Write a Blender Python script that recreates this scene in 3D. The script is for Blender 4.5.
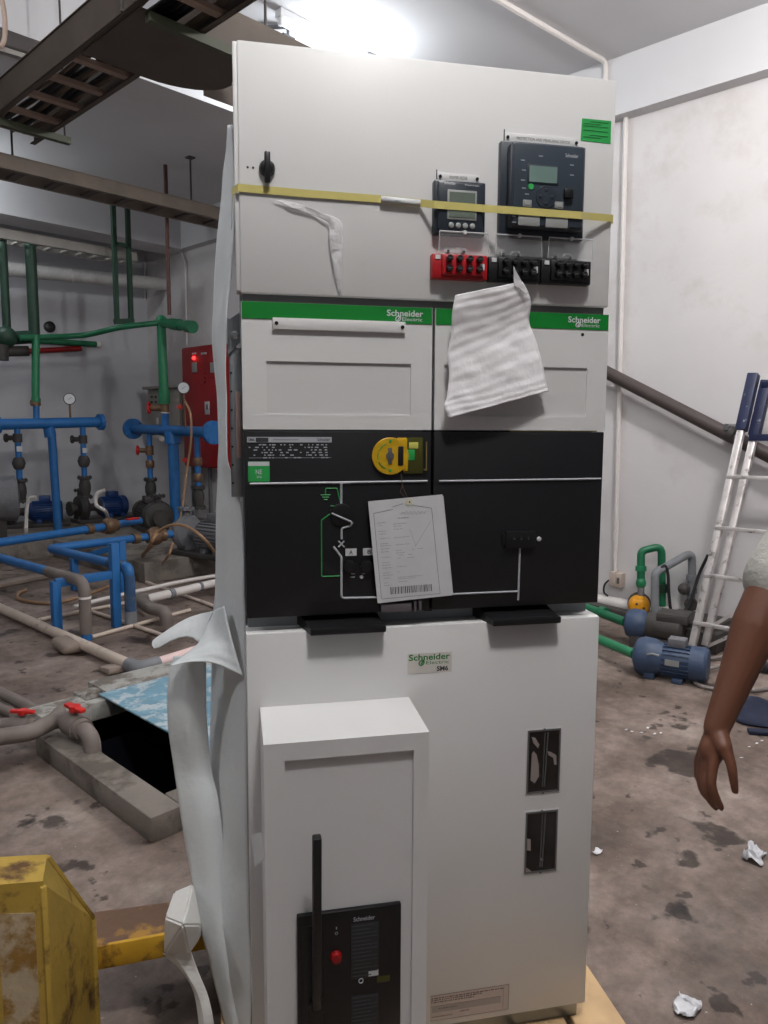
import bpy, bmesh, math, random
from mathutils import Vector, Matrix, noise
for _o in list(bpy.data.objects): bpy.data.objects.remove(_o)
SC = bpy.context.scene
COL = SC.collection
random.seed(7)
PI = math.pi

# ------------------------------------------------------------------ camera
CAM_Z = 1.49; FOCAL = 745.0; PITCH = math.radians(6.43); ROLL = math.radians(.256); AZ = math.radians(46.0)
cd = bpy.data.cameras.new('camera'); cam = bpy.data.objects.new('camera', cd); COL.objects.link(cam)
cd.sensor_fit = 'HORIZONTAL'; cd.sensor_width = 36.0; cd.lens = FOCAL/768*36.0
cd.clip_start = .05; cd.clip_end = 100
cam.matrix_world = (Matrix.Translation((0, 0, CAM_Z)) @ Matrix.Rotation(-AZ, 4, 'Z') @
                    Matrix.Rotation(PI/2 - PITCH, 4, 'X') @ Matrix.Rotation(ROLL, 4, 'Z'))
SC.camera = cam

# ------------------------------------------------------------------ world, lights, exposure
SC.view_settings.view_transform = 'Standard'; SC.view_settings.look = 'None'
SC.view_settings.gamma = 1.0; SC.view_settings.use_curve_mapping = False
SC.view_settings.exposure = 0.0
wd = bpy.data.worlds.new('daylight'); SC.world = wd; wd.use_nodes = True
wd.node_tree.nodes['Background'].inputs[0].default_value = (.90, .92, 1.0, 1)
wd.node_tree.nodes['Background'].inputs[1].default_value = .085

def lamp_light(name, loc, power, color=(1, 1, 1), size=.14):
    l = bpy.data.lights.new(name, 'POINT'); l.shadow_soft_size = size; l.energy = power; l.color = color
    o = bpy.data.objects.new(name, l); COL.objects.link(o); o.location = loc
lamp_light('right_bay_lamp_light', (3.7, .7, 3.95), 200, (1, .98, .965))
lamp_light('entrance_lamp_light', (.40, -.05, 3.95), 172, (1, .985, .965))
lamp_light('middle_lamp_light', (4.05, 4.35, 4.05), 46, (.90, .96, 1))
lamp_light('added_left_fill_light', (-1.4, 3.0, 3.95), 85, (.97, .98, 1))  # added fill, brightens the foam on the cabinet's left flank
lamp_light('pump_lamp_light', (2.4, 8.92, 4.05), 40, (.90, .96, 1))

# ------------------------------------------------------------------ where a sight line of the survey photo meets a real plane
def _ray(px, py):
    dx, dy = px-384, py-512
    c, s = math.cos(ROLL), math.sin(ROLL)
    X = dx*c+dy*s; Y = -dx*s+dy*c
    fw = FOCAL*math.cos(PITCH)-Y*math.sin(PITCH); up = -FOCAL*math.sin(PITCH)-Y*math.cos(PITCH)
    X, fw, up = X/FOCAL, fw/FOCAL, up/FOCAL
    s, c = math.sin(AZ), math.cos(AZ)
    return Vector((X*c+fw*s, -X*s+fw*c, up))
EYE = Vector((0, 0, CAM_Z))
def PD(px, py, d): return EYE+_ray(px, py)*d
def PZ(px, py, z=0.0):
    r = _ray(px, py); return EYE+r*((z-CAM_Z)/r.z)
def PXp(px, py, X):
    r = _ray(px, py); return EYE+r*(X/r.x)
def PYp(px, py, Y):
    r = _ray(px, py); return EYE+r*(Y/r.y)

# ------------------------------------------------------------------ materials
MATS = {}
def _lin(c): return tuple(((v/12.92) if v <= .04045 else ((v+.055)/1.055)**2.4) for v in c)
def mat(name, rgb, rough=.5, metal=0.0, var=.06, scale=6.0, bump=0.0, bscale=60.0, spec=.5, stain=None, stain_scale=2.0,
        stain_amt=.45, detail=6, trans=0.0, alpha=1.0, emit=None, estr=0.0, coat=0.0, sss=0.0):
    """rgb 0-255 sRGB; soft mottling by noise, optional stains with a shape of their own, optional bump"""
    if name in MATS: return MATS[name]
    m = bpy.data.materials.new(name); m.use_nodes = True; MATS[name] = m
    nt = m.node_tree; N = nt.nodes; L = nt.links; b = N['Principled BSDF']
    col = _lin([v/255 for v in rgb])
    tc = N.new('ShaderNodeTexCoord')
    n1 = N.new('ShaderNodeTexNoise'); n1.inputs['Scale'].default_value = scale; n1.inputs['Detail'].default_value = detail
    L.new(tc.outputs['Object'], n1.inputs['Vector'])
    mr = N.new('ShaderNodeMapRange'); mr.inputs['From Min'].default_value = .3; mr.inputs['From Max'].default_value = .7
    mr.inputs['To Min'].default_value = 1-var; mr.inputs['To Max'].default_value = 1+var
    L.new(n1.outputs['Fac'], mr.inputs['Value'])
    mx = N.new('ShaderNodeVectorMath'); mx.operation = 'SCALE'; mx.inputs[0].default_value = col
    L.new(mr.outputs[0], mx.inputs['Scale'])
    out = mx.outputs[0]
    if stain:
        n2 = N.new('ShaderNodeTexNoise'); n2.inputs['Scale'].default_value = stain_scale; n2.inputs['Detail'].default_value = 9
        n2.inputs['Roughness'].default_value = .65
        L.new(tc.outputs['Object'], n2.inputs['Vector'])
        r2 = N.new('ShaderNodeValToRGB'); r2.color_ramp.elements[0].position = stain_amt; r2.color_ramp.elements[1].position = stain_amt+.09
        L.new(n2.outputs['Fac'], r2.inputs[0])
        m2 = N.new('ShaderNodeMixRGB'); L.new(r2.outputs[0], m2.inputs[0])
        m2.inputs[1].default_value = (*_lin([v/255 for v in stain]), 1); L.new(out, m2.inputs[2]); out = m2.outputs[0]
    L.new(out, b.inputs['Base Color'])
    b.inputs['Roughness'].default_value = rough; b.inputs['Metallic'].default_value = metal
    b.inputs['Specular IOR Level'].default_value = spec
    b.inputs['Transmission Weight'].default_value = trans; b.inputs['Alpha'].default_value = alpha
    b.inputs['Coat Weight'].default_value = coat
    if sss: b.inputs['Subsurface Weight'].default_value = sss; b.inputs['Subsurface Scale'].default_value = .01
    if emit: b.inputs['Emission Color'].default_value = (*_lin([v/255 for v in emit]), 1); b.inputs['Emission Strength'].default_value = estr
    if bump:
        n3 = N.new('ShaderNodeTexNoise'); n3.inputs['Scale'].default_value = bscale; n3.inputs['Detail'].default_value = 5
        L.new(tc.outputs['Object'], n3.inputs['Vector'])
        bp = N.new('ShaderNodeBump'); bp.inputs['Strength'].default_value = bump; bp.inputs['Distance'].default_value = .01
        L.new(n3.outputs['Fac'], bp.inputs['Height']); L.new(bp.outputs[0], b.inputs['Normal'])
    return m

def foam_mat(name, rgb, mixf=.42):
    """thin polyethylene foam: lets part of the light through"""
    m = mat(name, rgb, .6, var=.03, scale=8, bump=.2, bscale=50); nt = m.node_tree; b = nt.nodes['Principled BSDF']
    tr = nt.nodes.new('ShaderNodeBsdfTranslucent'); tr.inputs[0].default_value = (*_lin([v/255 for v in rgb]), 1)
    mx = nt.nodes.new('ShaderNodeMixShader'); mx.inputs[0].default_value = mixf
    nt.links.new(b.outputs[0], mx.inputs[1]); nt.links.new(tr.outputs[0], mx.inputs[2])
    nt.links.new(mx.outputs[0], nt.nodes['Material Output'].inputs[0]); return m

# ------------------------------------------------------------------ mesh builder
class MB:
    def __init__(s): s.bm = bmesh.new(); s.mi = 0
    def _fin(s, faces):
        for f in faces: f.material_index = s.mi
    def box(s, x0, x1, y0, y1, z0, z1, bevel=0.0, seg=2, M=None):
        r = bmesh.ops.create_cube(s.bm, size=1.0)['verts']
        for v in r:
            v.co = Vector((x0+(v.co.x+.5)*(x1-x0), y0+(v.co.y+.5)*(y1-y0), z0+(v.co.z+.5)*(z1-z0)))
        fs = set(f for v in r for f in v.link_faces)
        if bevel:
            es = list(set(e for v in r for e in v.link_edges))
            k = bmesh.ops.bevel(s.bm, geom=es, offset=bevel, segments=seg, affect='EDGES', profile=.5)
            fs = set(f for f in fs if f.is_valid) | set(k['faces'])
        vs = set(v for f in fs for v in f.verts)
        if M is not None:
            for v in vs: v.co = M @ v.co
        s._fin(fs); return s
    def beam(s, p0, p1, w, h, bevel=0.0, up=(0, 0, 1)):
        """rectangular bar from p0 to p1; w across, h along 'up'"""
        p0, p1 = Vector(p0), Vector(p1); d = (p1-p0); L = d.length; d.normalize()
        up = Vector(up); sd = d.cross(up)
        if sd.length < 1e-5: sd = d.cross(Vector((1, 0, 0)))
        sd.normalize(); u = sd.cross(d)
        M = Matrix((( d.x, sd.x, u.x, p0.x), (d.y, sd.y, u.y, p0.y), (d.z, sd.z, u.z, p0.z), (0, 0, 0, 1)))
        return s.box(0, L, -w/2, w/2, -h/2, h/2, bevel, M=M)
    def tube(s, pts, r, n=14, caps=True, rs=None):
        pts = [Vector(p) for p in pts]; m = len(pts)
        rs = rs or [r]*m
        T = []
        for i in range(m):
            a = pts[max(i-1, 0)]; b = pts[min(i+1, m-1)]; t = (b-a)
            if t.length < 1e-9: t = Vector((0, 0, 1))
            T.append(t.normalized())
        ref = Vector((0, 0, 1)) if abs(T[0].z) < .9 else Vector((1, 0, 0))
        u = T[0].cross(ref).normalized(); rings = []
        for i in range(m):
            u = (u - T[i]*u.dot(T[i]))
            if u.length < 1e-6: u = T[i].cross(Vector((1, .3, .2)))
            u.normalize(); w = T[i].cross(u)
            k = 1.0
            if 0 < i < m-1:
                a = (pts[i]-pts[i-1]).normalized(); b = (pts[i+1]-pts[i]).normalized()
                k = 1/max(.5, math.cos(a.angle(b, 0)/2))
            rings.append([s.bm.verts.new(pts[i]+(u*math.cos(2*PI*j/n)+w*math.sin(2*PI*j/n))*rs[i]*(k if k < 1.05 else 1.0)) for j in range(n)])
        fs = []
        for i in range(m-1):
            for j in range(n):
                fs.append(s.bm.faces.new((rings[i][j], rings[i][(j+1) % n], rings[i+1][(j+1) % n], rings[i+1][j])))
        if caps:
            fs.append(s.bm.faces.new(rings[0][::-1])); fs.append(s.bm.faces.new(rings[-1]))
        s._fin(fs); return s
    def pipe(s, pts, r, bend=None, n=14, k=5):
        return s.tube(fillet(pts, bend if bend is not None else r*1.6, k), r, n)
    def cyl(s, p0, p1, r0, r1=None, n=24):
        return s.tube([p0, p1], r0, n, rs=[r0, r0 if r1 is None else r1])
    def lathe(s, p, axis, prof, n=24):
        """prof: list of (t along the axis, radius)"""
        p = Vector(p); a = Vector(axis).normalized()
        ref = Vector((0, 0, 1)) if abs(a.z) < .9 else Vector((1, 0, 0))
        u = a.cross(ref).normalized(); w = a.cross(u); rings = []
        for t, r in prof:
            rings.append([s.bm.verts.new(p+a*t+(u*math.cos(2*PI*j/n)+w*math.sin(2*PI*j/n))*max(r, 1e-4)) for j in range(n)])
        fs = []
        for i in range(len(rings)-1):
            for j in range(n):
                fs.append(s.bm.faces.new((rings[i][j], rings[i][(j+1) % n], rings[i+1][(j+1) % n], rings[i+1][j])))
        fs.append(s.bm.faces.new(rings[0][::-1])); fs.append(s.bm.faces.new(rings[-1]))
        s._fin(fs); return s
    def prism(s, pts, vec):
        """closed polygon extruded along vec"""
        vec = Vector(vec); a = [s.bm.verts.new(Vector(p)) for p in pts]; b = [s.bm.verts.new(Vector(p)+vec) for p in pts]
        n = len(a); fs = [s.bm.faces.new(a), s.bm.faces.new(b[::-1])]
        for i in range(n): fs.append(s.bm.faces.new((a[i], b[i], b[(i+1) % n], a[(i+1) % n])))
        s._fin(fs); return s
    def solid(s, bottom, top):
        a = [s.bm.verts.new(Vector(p)) for p in bottom]; b = [s.bm.verts.new(Vector(p)) for p in top]; n = len(a)
        fs = [s.bm.faces.new(a[::-1]), s.bm.faces.new(b)]
        for i in range(n): fs.append(s.bm.faces.new((a[i], a[(i+1) % n], b[(i+1) % n], b[i])))
        s._fin(fs); return s
    def ball(s, c, r, sc=(1, 1, 1), n=20):
        k = bmesh.ops.create_uvsphere(s.bm, u_segments=n, v_segments=max(8, n//2), radius=r)['verts']
        for v in k: v.co = Vector((v.co.x*sc[0], v.co.y*sc[1], v.co.z*sc[2]))+Vector(c)
        s._fin(set(f for v in k for f in v.link_faces)); return s
    def grid(s, rows):
        """rows of points -> quad sheet"""
        V = [[s.bm.verts.new(Vector(p)) for p in r] for r in rows]; fs = []
        for i in range(len(V)-1):
            for j in range(len(V[0])-1):
                fs.append(s.bm.faces.new((V[i][j], V[i][j+1], V[i+1][j+1], V[i+1][j])))
        s._fin(fs); return s
    def text(s, body, x0, x1, z0, z1, y, bold=0.0, depth=.0004, keep=False, M=None):
        """lettering in the plane y, facing -y, fitted to x0..x1, z0..z1"""
        c = bpy.data.curves.new('lettering', 'FONT'); c.body = body; c.offset = bold; c.resolution_u = 3
        o = bpy.data.objects.new('lettering', c); COL.objects.link(o)
        dg = bpy.context.evaluated_depsgraph_get(); me = bpy.data.meshes.new_from_object(o.evaluated_get(dg))
        bpy.data.objects.remove(o); bpy.data.curves.remove(c)
        if not me.vertices: return s
        xs = [v.co.x for v in me.vertices]; zs = [v.co.y for v in me.vertices]
        ax, bx, az, bz = min(xs), max(xs), min(zs), max(zs)
        sx = (x1-x0)/max(bx-ax, 1e-6); sz = (z1-z0)/max(bz-az, 1e-6)
        if keep: sx = sz = min(sx, sz)
        for v in me.vertices:
            q = Vector((x0+(v.co.x-ax)*sx, y, z0+(v.co.y-az)*sz)); v.co = M @ q if M is not None else q
        n0 = len(s.bm.faces); s.bm.from_mesh(me); bpy.data.meshes.remove(me)
        s.bm.faces.ensure_lookup_table(); s._fin(s.bm.faces[n0:]); return s
    def build(s, name, mats, parent=None, smooth=True, ang=35, wob=None):
        if wob:
            for v in s.bm.verts: v.co += noise.noise_vector(v.co*wob[1])*wob[0]
        bmesh.ops.recalc_face_normals(s.bm, faces=s.bm.faces)
        me = bpy.data.meshes.new(name); s.bm.to_mesh(me); s.bm.free()
        for m in (mats if isinstance(mats, (list, tuple)) else [mats]): me.materials.append(m)
        if smooth:
            for p in me.polygons: p.use_smooth = True
            me.set_sharp_from_angle(angle=math.radians(ang))
        o = bpy.data.objects.new(name, me); COL.objects.link(o)
        if parent: o.parent = parent
        return o
def fillet(pts, r, k=5):
    pts = [Vector(p) for p in pts]; out = [pts[0]]
    for i in range(1, len(pts)-1):
        a, b, c = pts[i-1], pts[i], pts[i+1]; u = (a-b); v = (c-b)
        lim = min(u.length, v.length)*.48; u.normalize(); v.normalize(); ang = u.angle(v)
        if ang > PI-.05: out.append(b); continue
        t = min(r/max(math.tan(ang/2), .2), lim)
        p, q = b+u*t, b+v*t
        for j in range(k+1):
            f = j/k; out.append(p*(1-f)**2+b*2*f*(1-f)+q*f*f)
    out.append(pts[-1]); return out
def spline(pts, n=10):
    """smooth curve through points"""
    P = [Vector(p) for p in pts]; P = [P[0]*2-P[1]]+P+[P[-1]*2-P[-2]]; out = []
    for i in range(1, len(P)-2):
        a, b, c, d = P[i-1:i+3]
        for j in range(n):
            t = j/n
            out.append(.5*((2*b)+(c-a)*t+(2*a-5*b+4*c-d)*t*t+(3*b-a-3*c+d)*t**3))
    out.append(P[-2]); return out
def tag(o, label=None, cat=None, group=None, kind=None):
    if label: o['label'] = label
    if cat: o['category'] = cat
    if group: o['group'] = group
    if kind: o['kind'] = kind
    return o
def empty(name, loc=(0, 0, 0), rz=0.0, **k):
    o = bpy.data.objects.new(name, None); COL.objects.link(o); o.location = loc; o.rotation_euler = (0, 0, rz)
    o.empty_display_size = .1
    return tag(o, **k)
def sub(o, label): o['label'] = label; return o
def copy_tree(o, loc=None, parent=None):
    c = o.copy(); COL.objects.link(c)
    if parent: c.parent = parent
    if loc is not None: c.location = loc
    for ch in list(o.children): copy_tree(ch, parent=c)
    return c

# ------------------------------------------------------------------ the room
def floor_material():
    m = bpy.data.materials.new('wet_dusty_concrete'); m.use_nodes = True
    nt = m.node_tree; N = nt.nodes; L = nt.links; b = N['Principled BSDF']; tc = N.new('ShaderNodeTexCoord')
    def ns(sc, det, ro, vec=None):
        n = N.new('ShaderNodeTexNoise'); n.inputs['Scale'].default_value = sc; n.inputs['Detail'].default_value = det
        n.inputs['Roughness'].default_value = ro; L.new(tc.outputs['Object'] if vec is None else vec, n.inputs['Vector']); return n.outputs['Fac']
    def ramp(inp, stops):
        r = N.new('ShaderNodeValToRGB'); e = r.color_ramp.elements
        while len(e) < len(stops): e.new(.5)
        for k, (p, c) in enumerate(stops): e[k].position = p; e[k].color = (*_lin([v/255 for v in c]), 1)
        L.new(inp, r.inputs[0]); return r.outputs[0]
    def mixc(f, a, c2, mode='MIX'):
        n = N.new('ShaderNodeMixRGB'); n.blend_type = mode
        if hasattr(f, 'node'): L.new(f, n.inputs[0])
        else: n.inputs[0].default_value = f
        L.new(a, n.inputs[1]); L.new(c2, n.inputs[2]); return n.outputs[0]
    base = ramp(ns(1.15, 10, .68), [(.32, (86, 71, 63)), (.45, (121, 104, 94)), (.56, (154, 137, 127)), (.68, (183, 167, 157))])
    fine = ramp(ns(14, 8, .7), [(.25, (150, 150, 150)), (.75, (255, 255, 255))])
    col = mixc(.75, base, fine, 'MULTIPLY')
    wet = ramp(ns(2.6, 6, .55), [(.605, (255, 255, 255)), (.635, (92, 78, 68))])      # wet patches and oil stains
    col = mixc(.85, col, wet, 'MULTIPLY')
    wet2 = ramp(ns(7.5, 5, .5), [(.63, (255, 255, 255)), (.66, (106, 92, 80))])
    col = mixc(.8, col, wet2, 'MULTIPLY')
    spk = ramp(ns(55, 3, .6), [(.70, (0, 0, 0)), (.76, (255, 255, 255))])
    lite = N.new('ShaderNodeRGB'); lite.outputs[0].default_value = (.55, .52, .5, 1)
    col = mixc(spk, col, lite.outputs[0])
    L.new(col, b.inputs['Base Color'])
    rr = N.new('ShaderNodeMapRange'); rr.inputs['From Min'].default_value = .5; rr.inputs['From Max'].default_value = .62
    rr.inputs['To Min'].default_value = .75; rr.inputs['To Max'].default_value = .38
    L.new(ns(2.6, 6, .55), rr.inputs['Value']); L.new(rr.outputs[0], b.inputs['Roughness'])
    bp = N.new('ShaderNodeBump'); bp.inputs['Strength'].default_value = .35; bp.inputs['Distance'].default_value = .01
    L.new(ns(22, 8, .7), bp.inputs['Height']); L.new(bp.outputs[0], b.inputs['Normal'])
    return m
M_FLOOR = floor_material()
M_WALL = mat('white_wall_paint', (212, 208, 208), .75, var=.05, scale=1.3, bump=.12, bscale=25, stain=(203, 198, 196), stain_scale=1.1, stain_amt=.38)
M_WALL2 = mat('back_wall_paint', (196, 196, 200), .8, var=.05, scale=1.1, bump=.12, bscale=25)
M_CEIL = mat('ceiling_paint', (205, 204, 206), .8, var=.05, scale=.9, bump=.1, bscale=18)
M_CONC = mat('grey_concrete', (128, 120, 112), .85, var=.14, scale=5, bump=.5, bscale=30, stain=(96, 88, 80), stain_scale=3, stain_amt=.40)
XB, YA, ZC, ZB = 5.80, 10.60, 4.36, 3.93
# the sump pit is a real opening in the floor
pit_x0, pit_x1, pit_y0, pit_y1 = 1.37, 2.60, 2.49, 3.60
def floor_with_hole():
    b = MB(); X0, X1, Y0, Y1 = -3.0, XB, -3.0, YA
    for a in ((X0, X1, Y0, pit_y0), (X0, X1, pit_y1, Y1), (X0, pit_x0, pit_y0, pit_y1), (pit_x1, X1, pit_y0, pit_y1)):
        b.box(a[0], a[1], a[2], a[3], -.12, 0)
    return b.build('floor', M_FLOOR, smooth=False)
tag(floor_with_hole(), kind='structure')
b = MB(); b.box(XB, XB+.2, -3, YA+.2, -.12, ZC); tag(b.build('wall_right', M_WALL, smooth=False), kind='structure')
b = MB(); b.box(-3, XB, YA, YA+.2, -.12, ZC); tag(b.build('wall_back', M_WALL2, smooth=False), kind='structure')
b = MB(); b.box(-3, XB+.2, -3, YA+.2, ZC, ZC+.15); tag(b.build('ceiling', M_CEIL, smooth=False), kind='structure')
b = MB(); b.box(XB-.13, XB, -3, 9.38, ZB, ZC); tag(b.build('trim_1', M_CEIL, smooth=False), kind='structure')
b = MB(); b.box(-3, XB, 9.38, 9.85, ZB, ZC); tag(b.build('trim_2', M_CEIL, smooth=False), kind='structure')
b = MB(); b.box(-3, XB-.13, 5.10, 5.48, ZB, ZC); tag(b.build('trim_3', M_CEIL, smooth=False), kind='structure')
b = MB(); b.box(2.75, 3.30, YA-.35, YA, 0, ZB); tag(b.build('trim_4', M_WALL, smooth=False), kind='structure')
b = MB(); b.box(3.45, XB, 6.5, YA, 0, .2, .01); b.box(-3, 3.45, 8.6, YA, 0, .2, .01)
tag(b.build('trim_5', M_CONC, wob=(.006, 3)), kind='structure')

# ceiling lamps: enamelled batten with one tube
M_ENAM = mat('white_enamel', (235, 236, 238), .35)
M_TUBE = mat('fluorescent_tube', (255, 255, 255), .4, emit=(235, 245, 255), estr=5.0)
def lamp(x, y, where, z=ZC):
    t = empty('ceiling_lamp', (x, y, z), label='white lamp with lit tube, '+where, cat='lamp', group='fluorescent ceiling lamps')
    b = MB(); b.box(-.62, .62, -.035, .035, -.05, 0, .006); b.box(-.61, -.58, -.02, .02, -.10, -.05, .004); b.box(.58, .61, -.02, .02, -.10, -.05, .004); b.build('housing', M_ENAM, t)
    b = MB(); b.cyl((-.58, 0, -.085), (.58, 0, -.085), .014); b.build('tube', M_TUBE, t)
    return t
lamp(4.05, 4.35, 'above and behind the switchgear')
lamp(2.4, 8.92, 'over the pumps by the back wall')
lamp(3.7, .7, 'to the right of the switchgear')
lamp(.40, -.05, 'over the front of the switchgear')
lamp(-1.4, 3.0, 'added left of the sump pit for fill light')  # added fixture, goes with the fill light on the left

# ------------------------------------------------------------------ the switchgear cabinet (local frame: x along its front, y into its depth)
CAB_O = Vector((.842, 1.188, 0)); CAB_R = math.radians(-34.32)
CABI = (Matrix.Translation(CAB_O) @ Matrix.Rotation(CAB_R, 4, 'Z')).inverted()
def fp(px, py, y=0.0):
    e = CABI @ EYE; r = CABI.to_3x3() @ _ray(px, py); q = e+r*((y-e.y)/r.y); return q.x, q.z
def cpt(px, py, y=0.0):
    x, z = fp(px, py, y); return Vector((x, y, z))
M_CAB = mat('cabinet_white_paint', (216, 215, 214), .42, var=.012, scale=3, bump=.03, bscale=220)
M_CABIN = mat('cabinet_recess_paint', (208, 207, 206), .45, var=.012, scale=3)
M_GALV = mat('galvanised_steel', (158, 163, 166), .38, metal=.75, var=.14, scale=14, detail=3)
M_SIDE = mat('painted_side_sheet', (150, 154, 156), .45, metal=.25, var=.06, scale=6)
M_BLK = mat('black_front_panel', (24, 24, 27), .42, var=.08, scale=5, bump=.03, bscale=250)
M_BLKP = mat('black_plastic', (22, 22, 24), .38, var=.08, scale=12)
M_NAVY = mat('dark_slate_plastic', (44, 51, 60), .36, var=.05, scale=12)
M_NAVY2 = mat('slate_faceplate', (57, 65, 74), .22, var=.04, scale=12)
M_GREEN = mat('green_print', (0, 122, 40), .45, var=.03)
M_GREENL = mat('green_sticker', (40, 158, 76), .5, var=.07, scale=30)
M_WHT = mat('white_print', (205, 206, 208), .5, var=.02)
M_LINE = mat('pale_grey_print', (176, 178, 184), .5, var=.02)
M_TXT = mat('dark_print', (52, 52, 54), .6, var=.02)
M_PAPER = mat('white_paper', (206, 206, 208), .8, var=.03, scale=20)
M_LCD = mat('lcd_glass', (112, 134, 128), .15, var=.05, scale=20)
M_LCD2 = mat('lcd_grey_green', (104, 114, 104), .2, var=.05, scale=20)
M_RED = mat('red_plastic', (168, 18, 28), .4, var=.05)
M_REDD = mat('dull_red_plastic', (140, 14, 16), .4, var=.05)
M_YEL = mat('yellow_disc_plastic', (198, 156, 20), .4, var=.08, scale=60)
M_OLIVE = mat('olive_tinted_cover', (72, 72, 28), .25, var=.08, scale=40)
M_PALEY = mat('pale_yellow_label', (202, 198, 96), .5, var=.03)
M_TAPE = mat('yellow_packing_tape', (198, 186, 112), .4, var=.05, scale=30)
M_STEEL = mat('bright_steel', (190, 190, 192), .25, metal=.9, var=.05)
M_CLEAR = mat('clear_acrylic', (235, 238, 240), .05, alpha=.09, var=0)
M_EDGE = mat('clear_acrylic_edge', (232, 234, 236), .2, alpha=.75, var=0)
M_GASKET = mat('grey_gasket', (92, 92, 92), .5, var=.05)
M_PEACH = mat('pale_pink_label', (186, 172, 164), .6, var=.04, scale=60)
M_GREYB = mat('button_grey', (150, 152, 150), .35, var=.02)

cabn = empty('switchgear_cabinet', CAB_O, CAB_R, label='tall white and black electrical switchgear cabinet with green bands standing on a wooden pallet', cat='electrical cabinet')
W = .75
# carcass
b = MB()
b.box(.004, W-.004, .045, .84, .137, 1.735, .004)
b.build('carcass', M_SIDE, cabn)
b = MB()                                                 # base plinth frame
b.box(.01, W-.01, .01, .05, .137, .18, .002); b.build('base_frame', M_GALV, cabn)
# stanchion, slotted channel and bracket showing on the left flank behind the foam
b = MB(); b.box(-.024, .002, .055, .075, 1.352, 1.645, .001); b.box(-.024, -.020, .055, .30, 1.352, 1.70, .001); b.mi = 1
for k in range(7): b.cyl((-.0205, .0535, 1.38+k*.036), (-.0205, .056, 1.38+k*.036), .0022, n=8)
b.build('side_channel', [M_GALV, M_BLKP], cabn)
b = MB(); b.box(-.0125, -.0035, .050, .056, 1.43, 1.560, .0005); b.build('reflective_strip', mat('pinkish_reflective_strip', (206, 176, 168), .3, metal=.3), cabn)
b = MB(); b.prism([(-.026, .050, 1.630), (-.026, .050, 1.695), (-.002, .050, 1.712), (-.002, .050, 1.655)], (0, .006, 0)); b.box(-.026, -.022, .05, .20, 1.64, 1.70)
b.build('side_bracket', M_GALV, cabn); b = MB(); b.lathe((-.012, .050, 1.668), (0, -1, 0), [(0, .0085), (.004, .0085), (.005, .005), (.012, .005)], 6); b.build('bracket_bolt', M_STEEL, cabn)
# relay compartment on top
b = MB(); b.box(.003, W-.005, .02, .46, 1.742, 2.183, .003)
b.box(-.008, .004, .006, .05, 1.745, 2.186, .002)
b.cyl((-.0095, .03, 2.12), (-.007, .03, 2.12), .004, n=10); b.cyl((-.0095, .03, 1.80), (-.007, .03, 1.80), .004, n=10)
b.build('relay_compartment', M_CAB, cabn)
b = MB(); b.box(0, .7485, 0, .022, 1.741, 2.186, .003)
for xx in (.016, .026): b.mi = 1; b.cyl((xx, -.0006, 1.966), (xx, .002, 1.966), .0022, n=10)
lvd = b.build('relay_compartment_door', [M_CAB, M_TXT], cabn)
b = MB(); b.box(0.004, W-.006, .012, .05, 1.724, 1.741); b.build('shadow_gap_strip', M_GASKET, cabn)
# black lock handle
b = MB(); b.lathe((.0515, 0, 1.966), (0, -1, 0), [(0, .015), (.006, .0145), (.010, .012), (.012, .004)])
b.box(.046, .057, -.016, -.004, 1.938, 1.993, .003)
hd = b.build('lock_handle', M_BLKP, lvd); sub(hd, 'black turn handle')

# power meter
pm = MB(); x0, x1, z0, z1 = .368, .4715, 1.8635, 1.9645
pm.box(x0, x1, -.016, .004, z0, z1, .003); pm.box(x0+.006, x1-.006, -.022, -.012, z0+.006, z1-.004, .004)
pmo = pm.build('power_meter', M_NAVY, cabn); sub(pmo, 'small dark digital power meter with four round keys')
b = MB(); b.box(.392, .4515, -.0235, -.021, 1.890, 1.9455, .0015); b.mi = 1; b.box(.396, .4475, -.0243, -.023, 1.8945, 1.941)
b.build('meter_display', [M_GREYB, M_LCD2], pmo)
for k in range(4):
    b = MB(); b.lathe((.4005+.0142*k, -.021, 1.8795), (0, -1, 0), [(0, .0055), (.003, .0052), (.0038, .004)]); b.build('round_key', M_GREYB, pmo)
b = MB(); b.text('Schneider', .386, .4085, 1.9545, 1.960, -.0223, .01); b.text('PowerLogic', .427, .456, 1.9535, 1.9575, -.0223)
b.build('meter_lettering', M_WHT, pmo)
def nameplate(x0, x1, z0, z1, words, tx0, tx1):
    b = MB(); b.box(x0, x1, -.0025, .001, z0, z1, .0008); b.mi = 1
    b.box(x0-.0005, x0+.0008, -.003, .001, z0-.002, z1+.005)
    for xx in (x0+.007, x1-.004): b.cyl((xx, -.0045, (z0+z1)/2), (xx, -.002, (z0+z1)/2), .0032, n=12)
    b.mi = 2; zz = (z0+z1)/2; b.text(words, tx0, tx1, zz-.0028, zz+.0028, -.0028, .0)
    return b.build('nameplate', [M_CAB, M_BLKP, M_TXT], lvd)
nameplate(.376, .462, 1.967, 1.982, 'POWER METER', .402, .438)
nameplate(.512, .668, 2.048, 2.067, 'PROTECTION AND MEASURING DEVICE', .538, .650)
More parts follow.
